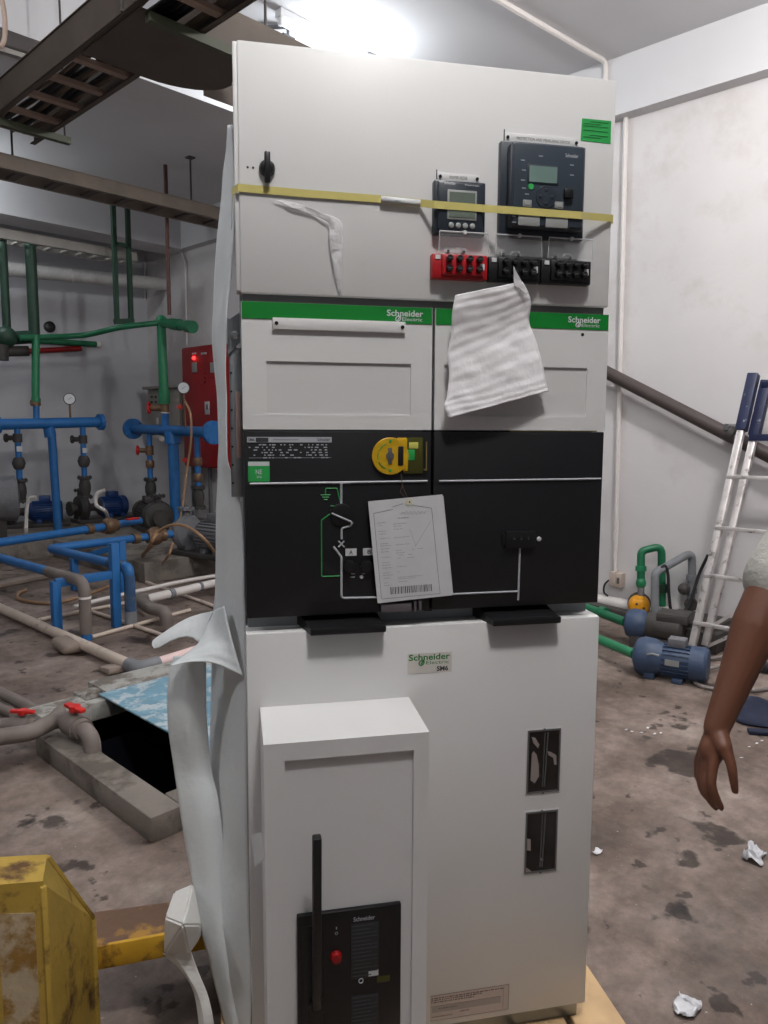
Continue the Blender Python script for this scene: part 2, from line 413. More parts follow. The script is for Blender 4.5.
# protection relay
b = MB(); x0, x1, z0, z1 = .5015, .6800, 1.8665, 2.0470
b.box(x0, x1, -.014, .004, z0, z1, .003)
b.box(x0+.0125, x1-.012, -.040, -.01, z0+.012, z1-.008, .007, 3)
rl = b.build('protection_relay', M_NAVY, cabn); sub(rl, 'large dark protection relay with green display')
b = MB(); b.box(.519, .663, -.0415, -.039, 1.884, 2.034, .0008); b.build('relay_faceplate', M_NAVY2, rl)
def onrelay(px, py): return fp(px, py, -.042)
dx_, dz_ = onrelay(529.4, 165.4); ex_, ez_ = onrelay(556.7, 183.7)
b = MB(); b.box(dx_-.003, ex_+.003, -.0425, -.041, ez_-.003, dz_+.003, .0005); b.mi = 1; b.box(dx_, ex_, -.0432, -.042, ez_, dz_)
b.build('relay_display', [M_NAVY, M_LCD], rl)
cx_, cz_ = onrelay(546, 197)
b = MB(); b.lathe((cx_, -.041, cz_), (0, -1, 0), [(0, .0215), (.002, .0205), (.0024, .012), (.0028, .006)], 32)
for a in range(4): b.box(cx_+.0125*math.cos(a*PI/2)-.003, cx_+.0125*math.cos(a*PI/2)+.003, -.0445, -.042, cz_+.0125*math.sin(a*PI/2)-.003, cz_+.0125*math.sin(a*PI/2)+.003, .0008)
b.build('navigation_pad', M_NAVY, rl)
for px, py in ((527.2, 203.3), (558.9, 205.2)):
    x, z = onrelay(px, py); b = MB(); b.box(x-.009, x+.009, -.0430, -.0415, z-.0065, z+.0065, .001); b.mi = 1
    b.box(x-.007, x+.007, -.0434, -.0426, z-.0045, z+.0045, .0005); b.build('function_key', [M_GREYB, M_NAVY], rl)
x, z = onrelay(567.7, 194.5); b = MB(); b.box(x-.009, x+.009, -.050, -.041, z-.009, z+.009, .002); b.build('port_cover', M_BLKP, rl)
x, z = onrelay(531, 186.5); b = MB(); b.lathe((x, -.041, z), (0, -1, 0), [(0, .006), (.002, .0055)]); b.build('status_key', M_GREENL, rl)
for a, c in (((518.4, 213.5), (539.5, 226.5)), ((545.8, 215.5), (567.5, 228.5))):
    (xa, za), (xc, zc) = onrelay(*a), onrelay(*c); b = MB(); b.box(xa, xc, -.0430, -.0415, zc, za, .0006)
    o = b.build('legend_card', M_GREYB, rl)
b = MB(); xa, za = onrelay(566, 155.5); b.text('Schneider', xa-.001, xa+.026, za-.003, za+.004, -.0418, .01); b.build('relay_logo', M_LINE, rl)
for q in ((523, 160), (524, 170), (523, 180), (524, 188), (572, 165), (572, 175), (541, 156), (527, 194), (514, 216), (514, 222)):
    xa, za = onrelay(*q); b = MB(); b.box(xa-.004, xa+.004, -.0418, -.0412, za-.0006, za+.0006); b.build('indicator_mark', M_LINE, rl)
# test blocks with clear flip covers
def test_block(x0, x1, m, label):
    z0, z1 = 1.780, 1.827; w = x1-x0
    b = MB(); b.box(x0, x1, -.018, .003, z0, z1, .003); b.box(x0+.018, x1-.010, -.026, -.014, z0+.006, z1-.003, .002)
    t = b.build('test_block', m, cabn); sub(t, label)
    for r in range(2):
        for k in range(4):
            b = MB(); xx = x0+.031+k*(w-.052)/3.0; zz = z1-.011-r*.019
            b.lathe((xx, -.025, zz), (0, -1, 0), [(0, .0062), (.010, .0062), (.0115, .005)], 14); b.mi = 1
            b.box(xx-.0045, xx+.0045, -.0368, -.0363, zz-.0007, zz+.0007); b.build('terminal_knob', [M_BLKP, M_GASKET], t)
    b = MB(); b.box(x0+.006, x0+.016, -.0195, -.0178, z1-.011, z1-.003); b.build('index_sticker', M_PAPER, t); b = MB(); b.box(x1-.019, x1-.010, -.0272, -.0255, z0+.017, z0+.029); b.build('white_sticker', M_PAPER, t)
    b = MB(); q = [(x0+.012, z1+.002), (x0+.012, z1+.040), (x1-.003, z1+.040), (x1+.001, z1+.002)]     # opened cover tilted up
    A = [Vector((x, -.020-(z-z1)*.12, z)) for x, z in q]; b.prism(A, (0, -.0012, 0)); b.build('flip_cover', M_CLEAR, t)
    b = MB()
    b.tube(A[:2], .0009, 6); b.tube(A[1:3], .0014, 6); b.tube(A[2:], .0009, 6)
    b.lathe(A[1].lerp(A[2], .52)+Vector((0, .002, 0)), (0, -1, 0), [(0, .0045), (.004, .0035)], 12)
    b.tube([Vector(((x0+x1)/2+.011*math.cos(a), -.021, z1+.002+.009*math.sin(a))) for a in [k*PI/10 for k in range(11)]], .0006, 6)
    b.build('cover_rim', M_EDGE, t)
    b = MB(); b.box(x0+.030, x0+.074, -.002, .001, z1, z1+.016, .0006); b.mi = 1
    for xx in (x0+.036, x0+.068): b.cyl((xx, -.004, z1+.008), (xx, -.001, z1+.008), .0030, n=12)
    b.build('block_tag', [M_CAB, M_BLKP], t)
test_block(.365, .478, M_RED, 'red test terminal block')
test_block(.4795, .589, M_BLKP, 'black test terminal block in the middle of the three')
test_block(.5905, .698, M_BLKP, 'black test terminal block nearest the right edge')
# green inspection sticker on the compartment door
b = MB(); A = [cpt(582.2, 118.2, -.0008), cpt(611.3, 121.0, -.0008), cpt(610.7, 143.8, -.0008), cpt(580.7, 140.4, -.0008)]
b.prism(A, (0, .001, 0)); b.mi = 1
for k in range(8):
    f = .12+.10*k; l = A[0].lerp(A[3], f); r = A[1].lerp(A[2], f)
    if k in (3, 5): continue
    b.beam(l.lerp(r, .08+.2*(k % 3 == 0))+Vector((0, -.0003, 0)), l.lerp(r, .9-.25*(k % 2))+Vector((0, -.0003, 0)), .0003, .0012, up=(0, 0, 1))
b.build('inspection_sticker', [M_GREENL, mat('dark_green_print', (18, 96, 44), .5)], lvd)

# upper doors with green bands
def logo(b, x0, x1, z0, z1, y):
    """two-line maker's logo: bold word above, small word with a looped sign below"""
    h = z1-z0; b.text('Schneider', x0, x1, z0+h*.42, z1, y, .018)
    b.text('Electric', x0+(x1-x0)*.42, x1-(x1-x0)*.02, z0+h*.02, z0+h*.34, y, .0)
    c = Vector((x0+(x1-x0)*.31, y, z0+h*.20)); r = h*.22
    pts = [c+Vector((r*1.05*math.cos(a)+.25*r*math.sin(a), 0, r*math.sin(a))) for a in [k*2*PI/20 for k in range(21)]]
    b.tube(pts, h*.055, 6, caps=False); b.beam(c+Vector((-r*.2, 0, -r*.5)), c+Vector((r*1.3, 0, r*1.5)), h*.1, h*.05, up=(0, 1, 0))
def upper_door(x0, x1, lx0, lx1, rx0, rx1, label):
    z0, z1 = 1.4865, 1.7255
    # frame around a shallow recess
    b = MB(); q0, q1 = 1.5150, 1.6160
    b.box(x0, x1, 0, .03, q1, z1); b.box(x0, x1, 0, .03, z0, q0); b.box(x0, rx0, 0, .03, q0, q1); b.box(rx1, x1, 0, .03, q0, q1)
    bmesh.ops.remove_doubles(b.bm, verts=b.bm.verts, dist=1e-5)
    b.mi = 1; b.box(rx0-.001, rx1+.001, .0035, .03, q0-.001, q1+.001)
    d = b.build('upper_door', [M_CAB, M_CABIN], cabn, smooth=False); sub(d, label)
    b = MB(); b.box(x0+.001, x1-.001, -.0012, .001, 1.694, 1.7252); g = b.build('green_band', M_GREEN, d)
    b = MB(); logo(b, lx0, lx1, 1.6985, 1.7195, -.0016); b.build('logo', M_WHT, d)
    return d
dl = upper_door(0, .3715, .279, .352, .0455, .3285, 'left white door with green band')
dr = upper_door(.3775, .7505, .659, .731, .3970, .7060, 'right white door with green band')
b = MB(); b.box(.058, .3155, -.006, -.001, 1.6750, 1.6965, .0008); b.mi = 1
for xx in (.065, .3095): b.cyl((xx, -.0075, 1.686), (xx, -.005, 1.686), .0036, n=14)
b.build('blank_label_holder', [M_CAB, M_BLKP], dl)
b = MB(); b.cyl((.6925, -.001, 1.6835), (.6925, .002, 1.6835), .0034, n=14); b.build('door_screw', M_BLKP, dr)
b = MB(); b.box(.366, .383, .02, .05, 1.11, 1.72); b.build('centre_gap_strip', M_BLKP, cabn)

# black mimic panels
b = MB(); b.box(.001, .3715, 0, .035, 1.1165, 1.4835, .002); ml = b.build('mimic_panel', M_BLK, cabn); sub(ml, 'left black mimic panel')
b = MB(); b.box(.3775, .7495, 0, .035, 1.1165, 1.4835, .002); mr = b.build('mimic_panel', M_BLK, cabn); sub(mr, 'right black mimic panel')
b = MB(); y = -.0012
def strip(b, pts, w, y=y): 
    b.tube(fillet([(p[0], y, p[1]) for p in pts], w*1.5, 4), w/2, 6)
strip(b, [(.011, 1.382), (.364, 1.3838)], .0050)
strip(b, [(.170, 1.3822), (.1885, 1.3822), (.1885, 1.372), (.1885, 1.339)], .0050)
strip(b, [(.207, 1.3822), (.1885, 1.3822), (.1885, 1.372)], .0050)
strip(b, [fp(331.6, 513.3, -.006), fp(351.3, 521.8, -.006)], .0044, -.0062); strip(b, [fp(352.5, 522), fp(350, 526), fp(341.5, 528), fp(341.5, 539)], .0046)
strip(b, [fp(333.5, 546.5), fp(341.3, 557), (.1885, 1.150), (.268, 1.1485)], .0050)
for a, c in (((338.3, 541), (344.2, 547)), ((344.2, 541), (338.3, 547))): strip(b, [fp(*a), fp(*c)], .0036)
b.build('circuit_line', M_LINE, ml)
b = MB(); strip(b, [fp(340, 502), (.1800, 1.3715), (.1575, 1.3715), (.1575, 1.360)], .0022)
strip(b, [(.181, 1.336), fp(330.5, 506)], .0022)
for k, w in enumerate((.019, .013, .008)): strip(b, [(.1575-w/2, 1.3585-k*.0045), (.1575+w/2, 1.3585-k*.0045)], .0022)
strip(b, [fp(330, 514), (.149, 1.309), (.149, 1.1955), (.187, 1.1955)], .0022)
b.build('earthing_line', M_GREENL, ml)
b = MB(); b.lathe((.1885, 0, 1.319), (0, -1, 0), [(0, .0225), (.004, .0222), (.005, .020)], 32); b.build('indicator_disc', M_BLKP, ml)
b = MB(); b.box(.197, .2195, -.0012, .001, 1.2355, 1.2500); b.box(.2325, .2555, -.0012, .001, 1.2355, 1.2500)
b.mi = 1; b.text('A', .2045, .2115, 1.2385, 1.2470, -.0016, .01); b.text('B', .2415, .2485, 1.2385, 1.2470, -.0016, .01); b.build('letter_plate', [M_WHT, M_TXT], ml)
b = MB()
for px, py in ((349.5, 566), (366, 566)):
    x, z = fp(px, py); b.lathe((x, 0, z), (0, -1, 0), [(0, .013), (.008, .012), (.009, .009)], 20)
b.build('operating_socket', M_BLKP, ml)
b = MB()
for px, py, w in ((353, 573.6, .008), (352.5, 577, .009), (363.5, 573.5, .006), (351, 561, .006), (366, 561, .006)):
    x, z = fp(px, py); b.box(x-w/2, x+w/2, -.0012, .001, z-.0012, z+.0012)
x, z = fp(361.5, 577); b.lathe((x, 0, z), (0, -1, 0), [(0, .004), (.004, .003)], 12)
b.build('small_print', M_LINE, ml)
# rating plate: grey heading bar and rows of figures
b = MB(); b.box(.007, .1700, -.0012, .001, 1.4615, 1.4720); b.build('rating_plate_bar', M_LINE, ml)
b = MB(); b.text('SM6', .0095, .021, 1.4640, 1.4695, -.0016, .01); b.box(.0235, .0475, -.0018, -.001, 1.4628, 1.4707); b.text('Schneider', .142, .1665, 1.4640, 1.4705, -.0016, .01)
b.box(.056, .105, -.0016, -.001, 1.4662, 1.4670)
b.build('rating_plate_heading', M_TXT, ml)
b = MB(); rr = random.Random(5)
for k in range(6):
    z = 1.4570-k*.0050; x = .010
    while x < .164:
        w = rr.choice((.002, .003, .005, .007))
        if rr.random() < .74 and not (k > 3 and rr.random() < .5): b.box(x, x+w, -.0011, .001, z-.0011, z+.0011)
        x += w+rr.choice((.002, .004, .006))
b.box(.010, .1690, -.0011, .001, 1.4315, 1.4321)
b.build('rating_plate_figures', M_LINE, ml)
b = MB(); b.box(.008, .0490, -.0012, .001, 1.3860, 1.4250); b.build('green_seal_label', M_GREENL, ml)
b = MB(); b.box(.0085, .0485, -.0016, -.001, 1.4165, 1.4245)
b.text('NE', .0225, .0345, 1.4005, 1.4095, -.0016, .01, M=None); b.text('SF6', .0240, .0340, 1.3930, 1.3975, -.0016)
b.build('seal_label_print', M_WHT, ml)
# yellow padlock disc and tinted hasp cover
b = MB(); b.lathe((.2870, 0, 1.4345), (0, -1, 0), [(0, .0370), (.005, .0370), (.006, .0358)], 48)
b.box(.300, .322, -.0062, 0, 1.444, 1.4715, .004); b.box(.312, .3235, -.0062, 0, 1.404, 1.444, .003)
yd = b.build('yellow_padlock_disc', M_YEL, ml)
b = MB(); b.lathe((.2860, -.006, 1.4350), (0, -1, 0), [(0, .0085), (.002, .008)], 20); b.box(.2820, .2900, -.0080, -.005, 1.4190, 1.4510, .001)
b.build('key_slot', M_GASKET, yd)
b = MB(); b.box(.3020, .3130, -.0078, -.005, 1.4155, 1.4540, .002); b.build('dark_slot', M_BLKP, yd)
b = MB()
for a0, a1 in ((110, 160), (165, 200), (205, 250)):
    b.tube([Vector((.287+.026*math.cos(math.radians(a)), -.0066, 1.4345+.026*math.sin(math.radians(a)))) for a in range(a0, a1, 6)], .0010, 6)
b.box(.2835, .2895, -.0070, -.005, 1.461, 1.467, .001); b.box(.2835, .2895, -.0070, -.005, 1.403, 1.409, .001)
b.build('disc_marking', M_GREENL, yd)
b = MB(); b.box(.3150, .3545, -.004, 0, 1.3990, 1.4715, .002); hc = b.build('hasp_cover', M_OLIVE, ml)
b = MB(); b.box(.3250, .3440, -.0048, -.003, 1.4495, 1.4620, .0005); b.build('yellow_label', M_PALEY, hc)
b = MB(); b.box(.3225, .3370, -.0050, -.003, 1.4260, 1.4475, .0005); b.build('green_label', M_GREENL, hc)
b = MB(); b.tube([(.3605, -.006, 1.4055), (.3605, -.006, 1.4635)], .0014, 8); b.tube([(.3555, -.005, 1.4085), (.3605, -.006, 1.4055)], .0012, 8)
b.build('hasp_rod', mat('brass_rod', (172, 150, 84), .35, metal=.6), hc)
# cable connector peeping out below the paper
b = MB(); b.box(.268, .332, -.012, .02, 1.1185, 1.1365, .002); b.box(.336, .341, -.014, 0, 1.1185, 1.14); b.box(.346, .352, -.014, 0, 1.121, 1.14)
b.build('lower_socket_strip', mat('grey_plum_plastic', (92, 86, 90), .5), ml)
# right panel lines and voltage plug
b = MB(); strip(b, [(.389, 1.3835), (.7445, 1.3850)], .0048); strip(b, [(.400, 1.1487), (.5655, 1.1487)], .0044); strip(b, [(.5665, 1.243), (.5655, 1.130)], .0044); b.build('circuit_line', M_LINE, mr)
b = MB(); b.box(.532, .598, -.010, .002, 1.2420, 1.2780, .002); b.box(.526, .601, -.004, .002, 1.246, 1.275, .001)
vp = b.build('voltage_indicator', M_BLKP, mr)
for k in range(3):
    b = MB(); b.lathe((.5500+k*.0155, -.009, 1.262), (0, -1, 0), [(0, .0055), (.002, .0050)], 14); b.mi = 1; b.lathe((.5500+k*.0155, -.0112, 1.2622), (0, -1, 0), [(0, .0018), (.0006, .0016)], 8)
    b.build('indicator_lamp', [M_BLKP, M_GASKET], vp)
b = MB(); b.lathe((.6090, 0, 1.2590), (0, -1, 0), [(0, .0052), (.002, .0050), (.003, .003)], 16); b.build('white_push_button', M_WHT, mr)
b = MB(); b.box(.54, .735, .004, .02, 1.4840, 1.4866); b.build('yellow_edge_tape', M_TAPE, cabn)

# lower cover with its top deck
b = MB(); b.box(-.001, W+.001, -.008, .012, .180, 1.0875, .003); b.box(.002, W-.002, .01, .12, 1.070, 1.0870, .002)
for yy in (): pass
b.box(W-.004, W+.001, .0, .06, .18, 1.0875); b.box(-.001, .004, 0, .06, .18, 1.0875)
lc = b.build('lower_cover', M_CAB, cabn)
b = MB(); b.box(.006, W-.006, .05, .12, 1.0875, 1.118); b.build('deck_back_strip', M_BLKP, cabn)
def ledge(x0, x1):
    b = MB(); b.box(x0, x1, -.034, -.012, 1.0840, 1.0985, .003)
    b.solid([(x0, -.03, 1.086), (x1, -.03, 1.086), (x1-.005, .05, 1.090), (x0-.02, .05, 1.090)],
            [(x0+.002, -.03, 1.0965), (x1-.004, -.03, 1.0965), (x1-.010, .05, 1.1165), (x0-.02, .05, 1.1165)])
    return b.build('folding_ledge', M_BLKP, cabn)
sub(ledge(.122, .2745), 'left black ledge'); sub(ledge(.499, .6500), 'right black ledge')
# logo sticker
b = MB(); b.box(.3245, .4190, -.0086, -.0078, .9860, 1.0290); st = b.build('logo_sticker', mat('warm_sticker', (212, 206, 200), .5), lc)
b = MB(); logo(b, .3270, .4150, 1.0040, 1.0270, -.0088); b.build('green_logo', M_GREEN, lc)
b = MB(); b.text('SM6', .3870, .4115, .9890, .9995, -.0088, .03); b.build('model_lettering', M_TXT, lc)
# inspection windows
M_DARKIN = mat('dark_interior', (20, 19, 19), .6, var=.2, scale=20)
def inspect(x0, x1, z0, z1, label, items):
    b = MB(); y0, y1 = -.0105, -.006; w = .0035
    b.box(x0-.006, x1+.006, -.0088, -.0075, z0-.006, z1+.006, .0004)
    b.mi = 1
    b.box(x0-w, x0, y0, y1, z0-w, z1+w); b.box(x1, x1+w, y0, y1, z0-w, z1+w); b.box(x0, x1, y0, y1, z1, z1+w); b.box(x0, x1, y0, y1, z0-w, z0)
    for zz in (z0-w, z1+w): b.cyl(((x0+x1)/2, -.0115, zz), ((x0+x1)/2, -.0085, zz), .0028, n=10)
    t = b.build('inspection_window', [M_CABIN, M_GASKET], lc); sub(t, label)
    b = MB(); b.box(x0, x1, -.0092, -.0085, z0, z1); b.build('dark_pane', mat('dark_window_glass', (16, 16, 17), .12, var=.2, scale=18), t)
    b = MB()
    for pts in items: b.prism([(x0+(x1-x0)*u, -.00935, z1-(z1-z0)*v) for u, v in pts], (0, -.0003, 0))
    b.build('fittings_seen_through', mat('pinkish_insulator', (150, 138, 134), .5), t)
    b = MB(); b.tube([(x0+(x1-x0)*.62, -.0096, z1-.004), (x0+(x1-x0)*.55, -.0096, z0+.01)], .0016, 8); b.tube([(x0+(x1-x0)*.52, -.0096, z1-.004), (x0+(x1-x0)*.48, -.0096, z0+.01)], .0012, 8)
    b.build('busbar_rod', M_GASKET, t)
inspect(.5955, .6650, .7040, .8400, 'upper inspection window', [[(.10, .36), (.16, .32), (.26, .38), (.34, .55), (.36, .75), (.22, .86), (.08, .8)], [(.08, .08), (.2, .1), (.34, .22), (.3, .28), (.14, .18)], [(.62, .34), (.74, .36), (.92, .42), (.94, .58), (.86, .58), (.82, .46), (.66, .41)]])
inspect(.5960, .6640, .5190, .6540, 'lower inspection window', [[(.02, .42), (.14, .44), (.15, .64), (.02, .62)], [(0, .92), (.12, .96), (.2, 1), (0, 1)], [(.46, .77), (.6, .81), (.58, .85), (.5, .82)]])
# warning label at the bottom
b = MB(); b.box(.382, .5635, -.0086, -.0078, .1960, .2560); wl = b.build('warning_label', M_PEACH, lc)
b = MB(); rr = random.Random(9)
for z, s0, s1 in ((.2490, .384, .545), (.2445, .384, .500), (.2395, .384, .480)):
    x = s0
    while x < s1: w = rr.choice((.003, .005, .008)); b.box(x, x+w, -.0090, -.0083, z-.0012, z+.0012); x += w+.002
for z, s0, s1 in ((.2235, .40, .44), (.2050, .386, .43), (.2095, .45, .47)):
    x = s0
    while x < s1: w = rr.choice((.003, .005)); b.box(x, x+w, -.0090, -.0083, z-.001, z+.001); x += w+.0015
b.box(.382, .5635, -.0090, -.0083, .2556, .2563); b.box(.5628, .5638, -.0090, -.0083, .196, .2563); b.box(.382, .5635, -.0090, -.0083, .1957, .1964); b.box(.383, .5450, -.0090, -.0083, .2300, .2305); b.box(.550, .5506, -.0090, -.0083, .198, .248)
b.build('label_print', mat('brown_print', (112, 98, 92), .6), lc)
b = MB(); b.box(.386, .545, -.0089, -.0082, .2150, .2290); b.build('label_grey_field', mat('grey_field', (158, 150, 144), .6), lc)

# mechanism box with recessed front, black operating panel and lever
x0, x1, D = .0235, .3280, -.170
b = MB()
fi = (.0605, .2990)
b.solid([(x0, -.008, .06+.12), (x1, -.008, .18), (x1, -.008, .937), (x0, -.008, .937)][:0] or [(x0, D, .18), (fi[0], D, .18), (fi[0], -.008, .18), (x0, -.008, .18)], [(x0, D, .929), (fi[0], D, .929), (fi[0], -.008, .937), (x0, -.008, .937)])
b.solid([(fi[1], D, .18), (x1, D, .18), (x1, -.008, .18), (fi[1], -.008, .18)], [(fi[1], D, .929), (x1, D, .929), (x1, -.008, .937), (fi[1], -.008, .937)])
b.solid([(fi[0], D, .896), (fi[1], D, .896), (fi[1], -.008, .896), (fi[0], -.008, .896)], [(fi[0], D, .929), (fi[1], D, .929), (fi[1], -.008, .937), (fi[0], -.008, .937)])
bmesh.ops.remove_doubles(b.bm, verts=b.bm.verts, dist=1e-5)
b.box(fi[0]-.002, fi[1]+.002, D+.008, D+.02, .19, .898)
mb = b.build('mechanism_box', M_CAB, cabn, smooth=False); sub(mb, 'projecting white box with recessed front')
xa, za = fp(297, 917, D-.001); xb, zb = fp(401.3, 903, D-.001); zt = (za+zb)/2
b = MB(); b.box(xa, xb, D-.002, D+.009, .30, zt, .002); cp = b.build('operating_panel', mat('black_operating_panel', (15, 14, 15), .35, var=.1), mb)
def op(px, py): return fp(px, py, D-.003)
b = MB(); x, z = op(363, 919.3); b.text('Schneider', op(353.5, 920)[0], op(375, 920)[0], z-.003, z+.006, D-.0026, .012)
for z_, n in ((0, 12), (1, 9)):
    X0, Z0 = op(351.5, 927 if z_ == 0 else 998)
    for k in range(n):
        pass
x, z = op(336.5, 933.5); b.text('O', x-.003, x+.003, z-.003, z+.003, D-.0026, .01); x, z = op(336.5, 928.5); b.text('I', x-.001, x+.001, z-.002, z+.003, D-.0026, .01)
x, z = op(361, 981); b.tube([Vector((x+.0042*math.cos(a), D-.0026, z+.0046*math.sin(a))) for a in [k*PI/9 for k in range(19)]], .0009, 6, caps=False)
b.build('panel_lettering', M_LINE, cp)
for (px, py), n in (((351.5, 925), 14), ((351.5, 997), 9)):
    X0, Z0 = op(px, py); b = MB(); b.box(X0, X0+.052, D-.0026, D-.001, Z0-.008*n, Z0, .0003); b.mi = 1
    for k in range(n): b.box(X0+.002, X0+.050-.012*(k % 3 == 1), D-.0030, D-.0024, Z0-.0052-.0078*k, Z0-.0034-.0078*k)
    b.build('instruction_plate', [mat('charcoal_plate', (38, 40, 43), .5), mat('plate_rows', (58, 60, 62), .5)], cp)
x, z = op(336, 956.5); b = MB(); b.lathe((x, D, z), (0, -1, 0), [(0, .0115), (.004, .0115), (.012, .0095), (.013, .007)], 24); b.build('red_button', M_REDD, cp)
x, z = op(373.5, 973); b = MB(); b.box(x-.0095, x+.0095, D-.0028, D-.001, z-.006, z+.006); b.build('white_label', M_WHT, cp)
x, z = op(383.5, 979); b = MB(); b.box(x-.0125, x+.0125, D-.0028, D-.001, z-.006, z+.006); b.build('olive_label', M_OLIVE, cp)
b = MB(); b.box(op(298.5, 930)[0]+.006, op(322, 930)[0], D-.004, D-.001, .30, zt-.02, .001); b.build('lever_slot', M_BLKP, cp)
xl, zl = fp(312.2, 838, -.225); xr, zr = fp(322, 838, -.225)
b = MB(); b.beam(((xl+xr)/2, -.222, zl), ((xl+xr)/2+.002, -.185, .42), .016, .018, .003, up=(0, 1, 0)); b.cyl(((xl+xr)/2+.002, -.185, .42), ((xl+xr)/2+.002, D, .42), .014)
sub(b.build('charging_lever', M_BLKP, mb), 'long black lever')
# torn white sticker on the box edge
b = MB(); A = [cpt(251.5, 836, -.168), cpt(261, 832, -.1735), cpt(264.5, 858, -.1735), cpt(254.5, 868, -.168)]
b.prism(A, (0, -.0006, 0)); b.build('peeling_sticker', M_PAPER, mb)

# ------------------------------------------------------------------ things on and round the cabinet
def world_of(v): return CABI.inverted() @ Vector(v)
CW = CABI.inverted()
def place(b):
    for v in b.bm.verts: v.co = CW @ v.co
M_FOAM = foam_mat('white_packing_foam', (232, 236, 237), .15)
M_FOAM2 = foam_mat('white_foam_knot', (236, 234, 230), .1)
M_FILM = mat('wrinkled_clear_film', (236, 234, 236), .18, var=.05, scale=40, alpha=.62, bump=.5, bscale=60)
M_WOOD = mat('pallet_wood', (196, 164, 122), .7, var=.16, scale=9, bump=.2, bscale=40, stain=(168, 136, 98), stain_scale=4, stain_amt=.38)

# wooden pallet
pal = empty('wooden_pallet', CAB_O, CAB_R, label='pale wooden pallet carrying the switchgear cabinet', cat='pallet')
nb = 9; px0, px1, py0, py1 = -.07, .84, -.24, .98
for k in range(7):
    x = px0+k*(px1-px0-.115)/6; b = MB(); b.box(x, x+.115, py0, py1, .114, .1365, .003); b.build('deck_board', M_WOOD, pal)
for k in range(3):
    y = py0+.02+k*(py1-py0-.14)/2
    b = MB(); b.box(px0, px1, y, y+.10, .092, .114, .003); b.build('stringer_board', M_WOOD, pal)
    for j in range(3):
        x = px0+.001+j*(px1-px0-.102)/2; b = MB(); b.box(x, x+.10, y, y+.10, .018, .092, .003); b.build('spacer_block', M_WOOD, pal)
    b = MB(); b.box(px0, px1, y, y+.10, 0, .018, .003); b.build('base_board', M_WOOD, pal)

def sheet(rows, n=14, amp=.004, f=9, thick=.0016, seed=0, rib=0.0, ribn=9, m=7):
    """rows: list of lists of (px,py,depth in the cabinet's frame); resampled smooth, wrinkled, given thickness"""
    R = [[cpt(p[0], p[1], p[2]) for p in r] for r in rows]
    R = [spline(r, n) if len(r) > 2 else [r[0].lerp(r[1], t/(2*n)) for t in range(2*n+1)] for r in R]
    nc = min(len(r) for r in R); R = [[r[int(round(i*(len(r)-1)/(nc-1)))] for i in range(nc)] for r in R]
    cols = [spline([r[i] for r in R], m) for i in range(nc)]
    out = []
    for j in range(len(cols[0])):
        row = []
        for i in range(nc):
            p = cols[i][j]; e = min(1, min(i, nc-1-i)/3+.3)
            q = p+Vector((noise.noise(p*f+Vector((seed, 0, 0))), noise.noise(p*f+Vector((0, seed, 3))), 0))*amp*e
            if rib: q.y += rib*math.sin(j/len(cols[0])*ribn*2*PI+2*noise.noise(p*12))*(.4+.6*abs(noise.noise(p*6+Vector((seed, 1, 1)))))
            row.append(CW @ q)
        out.append(row)
    return out
def sheet_obj(b, name, m, thick=.0016):
    o = b.build(name, m, ang=75)
    s = o.modifiers.new('thickness', 'SOLIDIFY'); s.thickness = thick; s.offset = 0
    return o
b = MB()
main = [(125, 228, 232, .30), (150, 226, 233, .30), (172, 223, 234, .32), (200, 221, 235, .34), (240, 217, 234, .36), (280, 214, 231, .38), (310, 213, 227, .38), (340, 212, 226, .4),
        (370, 214, 225, .42), (400, 217, 226, .42), (440, 219, 227, .42), (462, 218, 228, .42), (480, 218, 234, .42), (500, 217, 240, .42), (540, 216, 243, .42), (590, 215, 244, .42), (612, 213, 245, .40),
        (650, 212, 246, .36), (700, 211, 246, .34), (760, 210, 246, .32), (820, 207, 247, .30), (880, 208, 248, .26), (940, 212, 249, .22), (1000, 222, 251, .18), (1050, 232, 252, .14)]
b.grid(sheet([[(xl, y, d), ((xl+xr)/2, y, d*.62+.02), (xr, y, .06)] for y, xl, xr, d in main], 8, .007, 7, seed=2, m=5))
o = sheet_obj(b, 'foam_wrap', M_FOAM); tag(o, 'long white foam sheet hanging down the left flank of the switchgear', 'packing foam')
b = MB()
lower = [(656, 174, 206, .30), (675, 169, 206, .30), (720, 168, 207, .30), (767, 174, 211, .30), (800, 179, 218, .28), (840, 185, 224, .26), (884, 193, 230, .24), (925, 200, 234, .22), (956, 208, 238, .20), (986, 215, 242, .18), (1030, 226, 247, .14)]
b.grid(sheet([[(xl, y, d), ((xl+xr)/2, y, d*.92-.015), (xr, y, d*.85)] for y, xl, xr, d in lower], 8, .005, 8, seed=5, m=6))
o = sheet_obj(b, 'foam_flap', M_FOAM); tag(o, 'grey white foam strip hanging over the blue sump lid', 'packing foam')
b = MB()
b.grid(sheet([[(214, 611, .30), (207, 626, .28), (199.5, 643, .27)], [(200, 614, .32), (196, 626, .30), (192, 638, .29)], [(186, 619, .34), (185, 628, .32), (183, 637, .31)], [(172, 627, .36), (171, 634, .34), (171, 641, .33)],
              [(160, 635, .37), (159, 641, .36), (160, 647, .35)], [(152.5, 641, .38), (152, 645, .37), (154, 648.5, .36)]], 6, .003, 14, seed=9, rib=.0014, ribn=7, m=8))
rows = [[(199.5, 643, .27), (207, 626, .28), (214, 611, .30), (224, 606, .22)], [(190, 651, .27), (203, 643, .24), (217, 634, .23), (230, 632, .14)], [(179, 659, .26), (196, 654, .22), (215, 650, .17), (236, 655, .10)], [(169.5, 666, .25), (193, 661.5, .20), (217, 664, .14), (243, 676, .07)]]
b.grid(sheet(rows, 7, .003, 14, seed=9, rib=.0014, ribn=5, m=9))
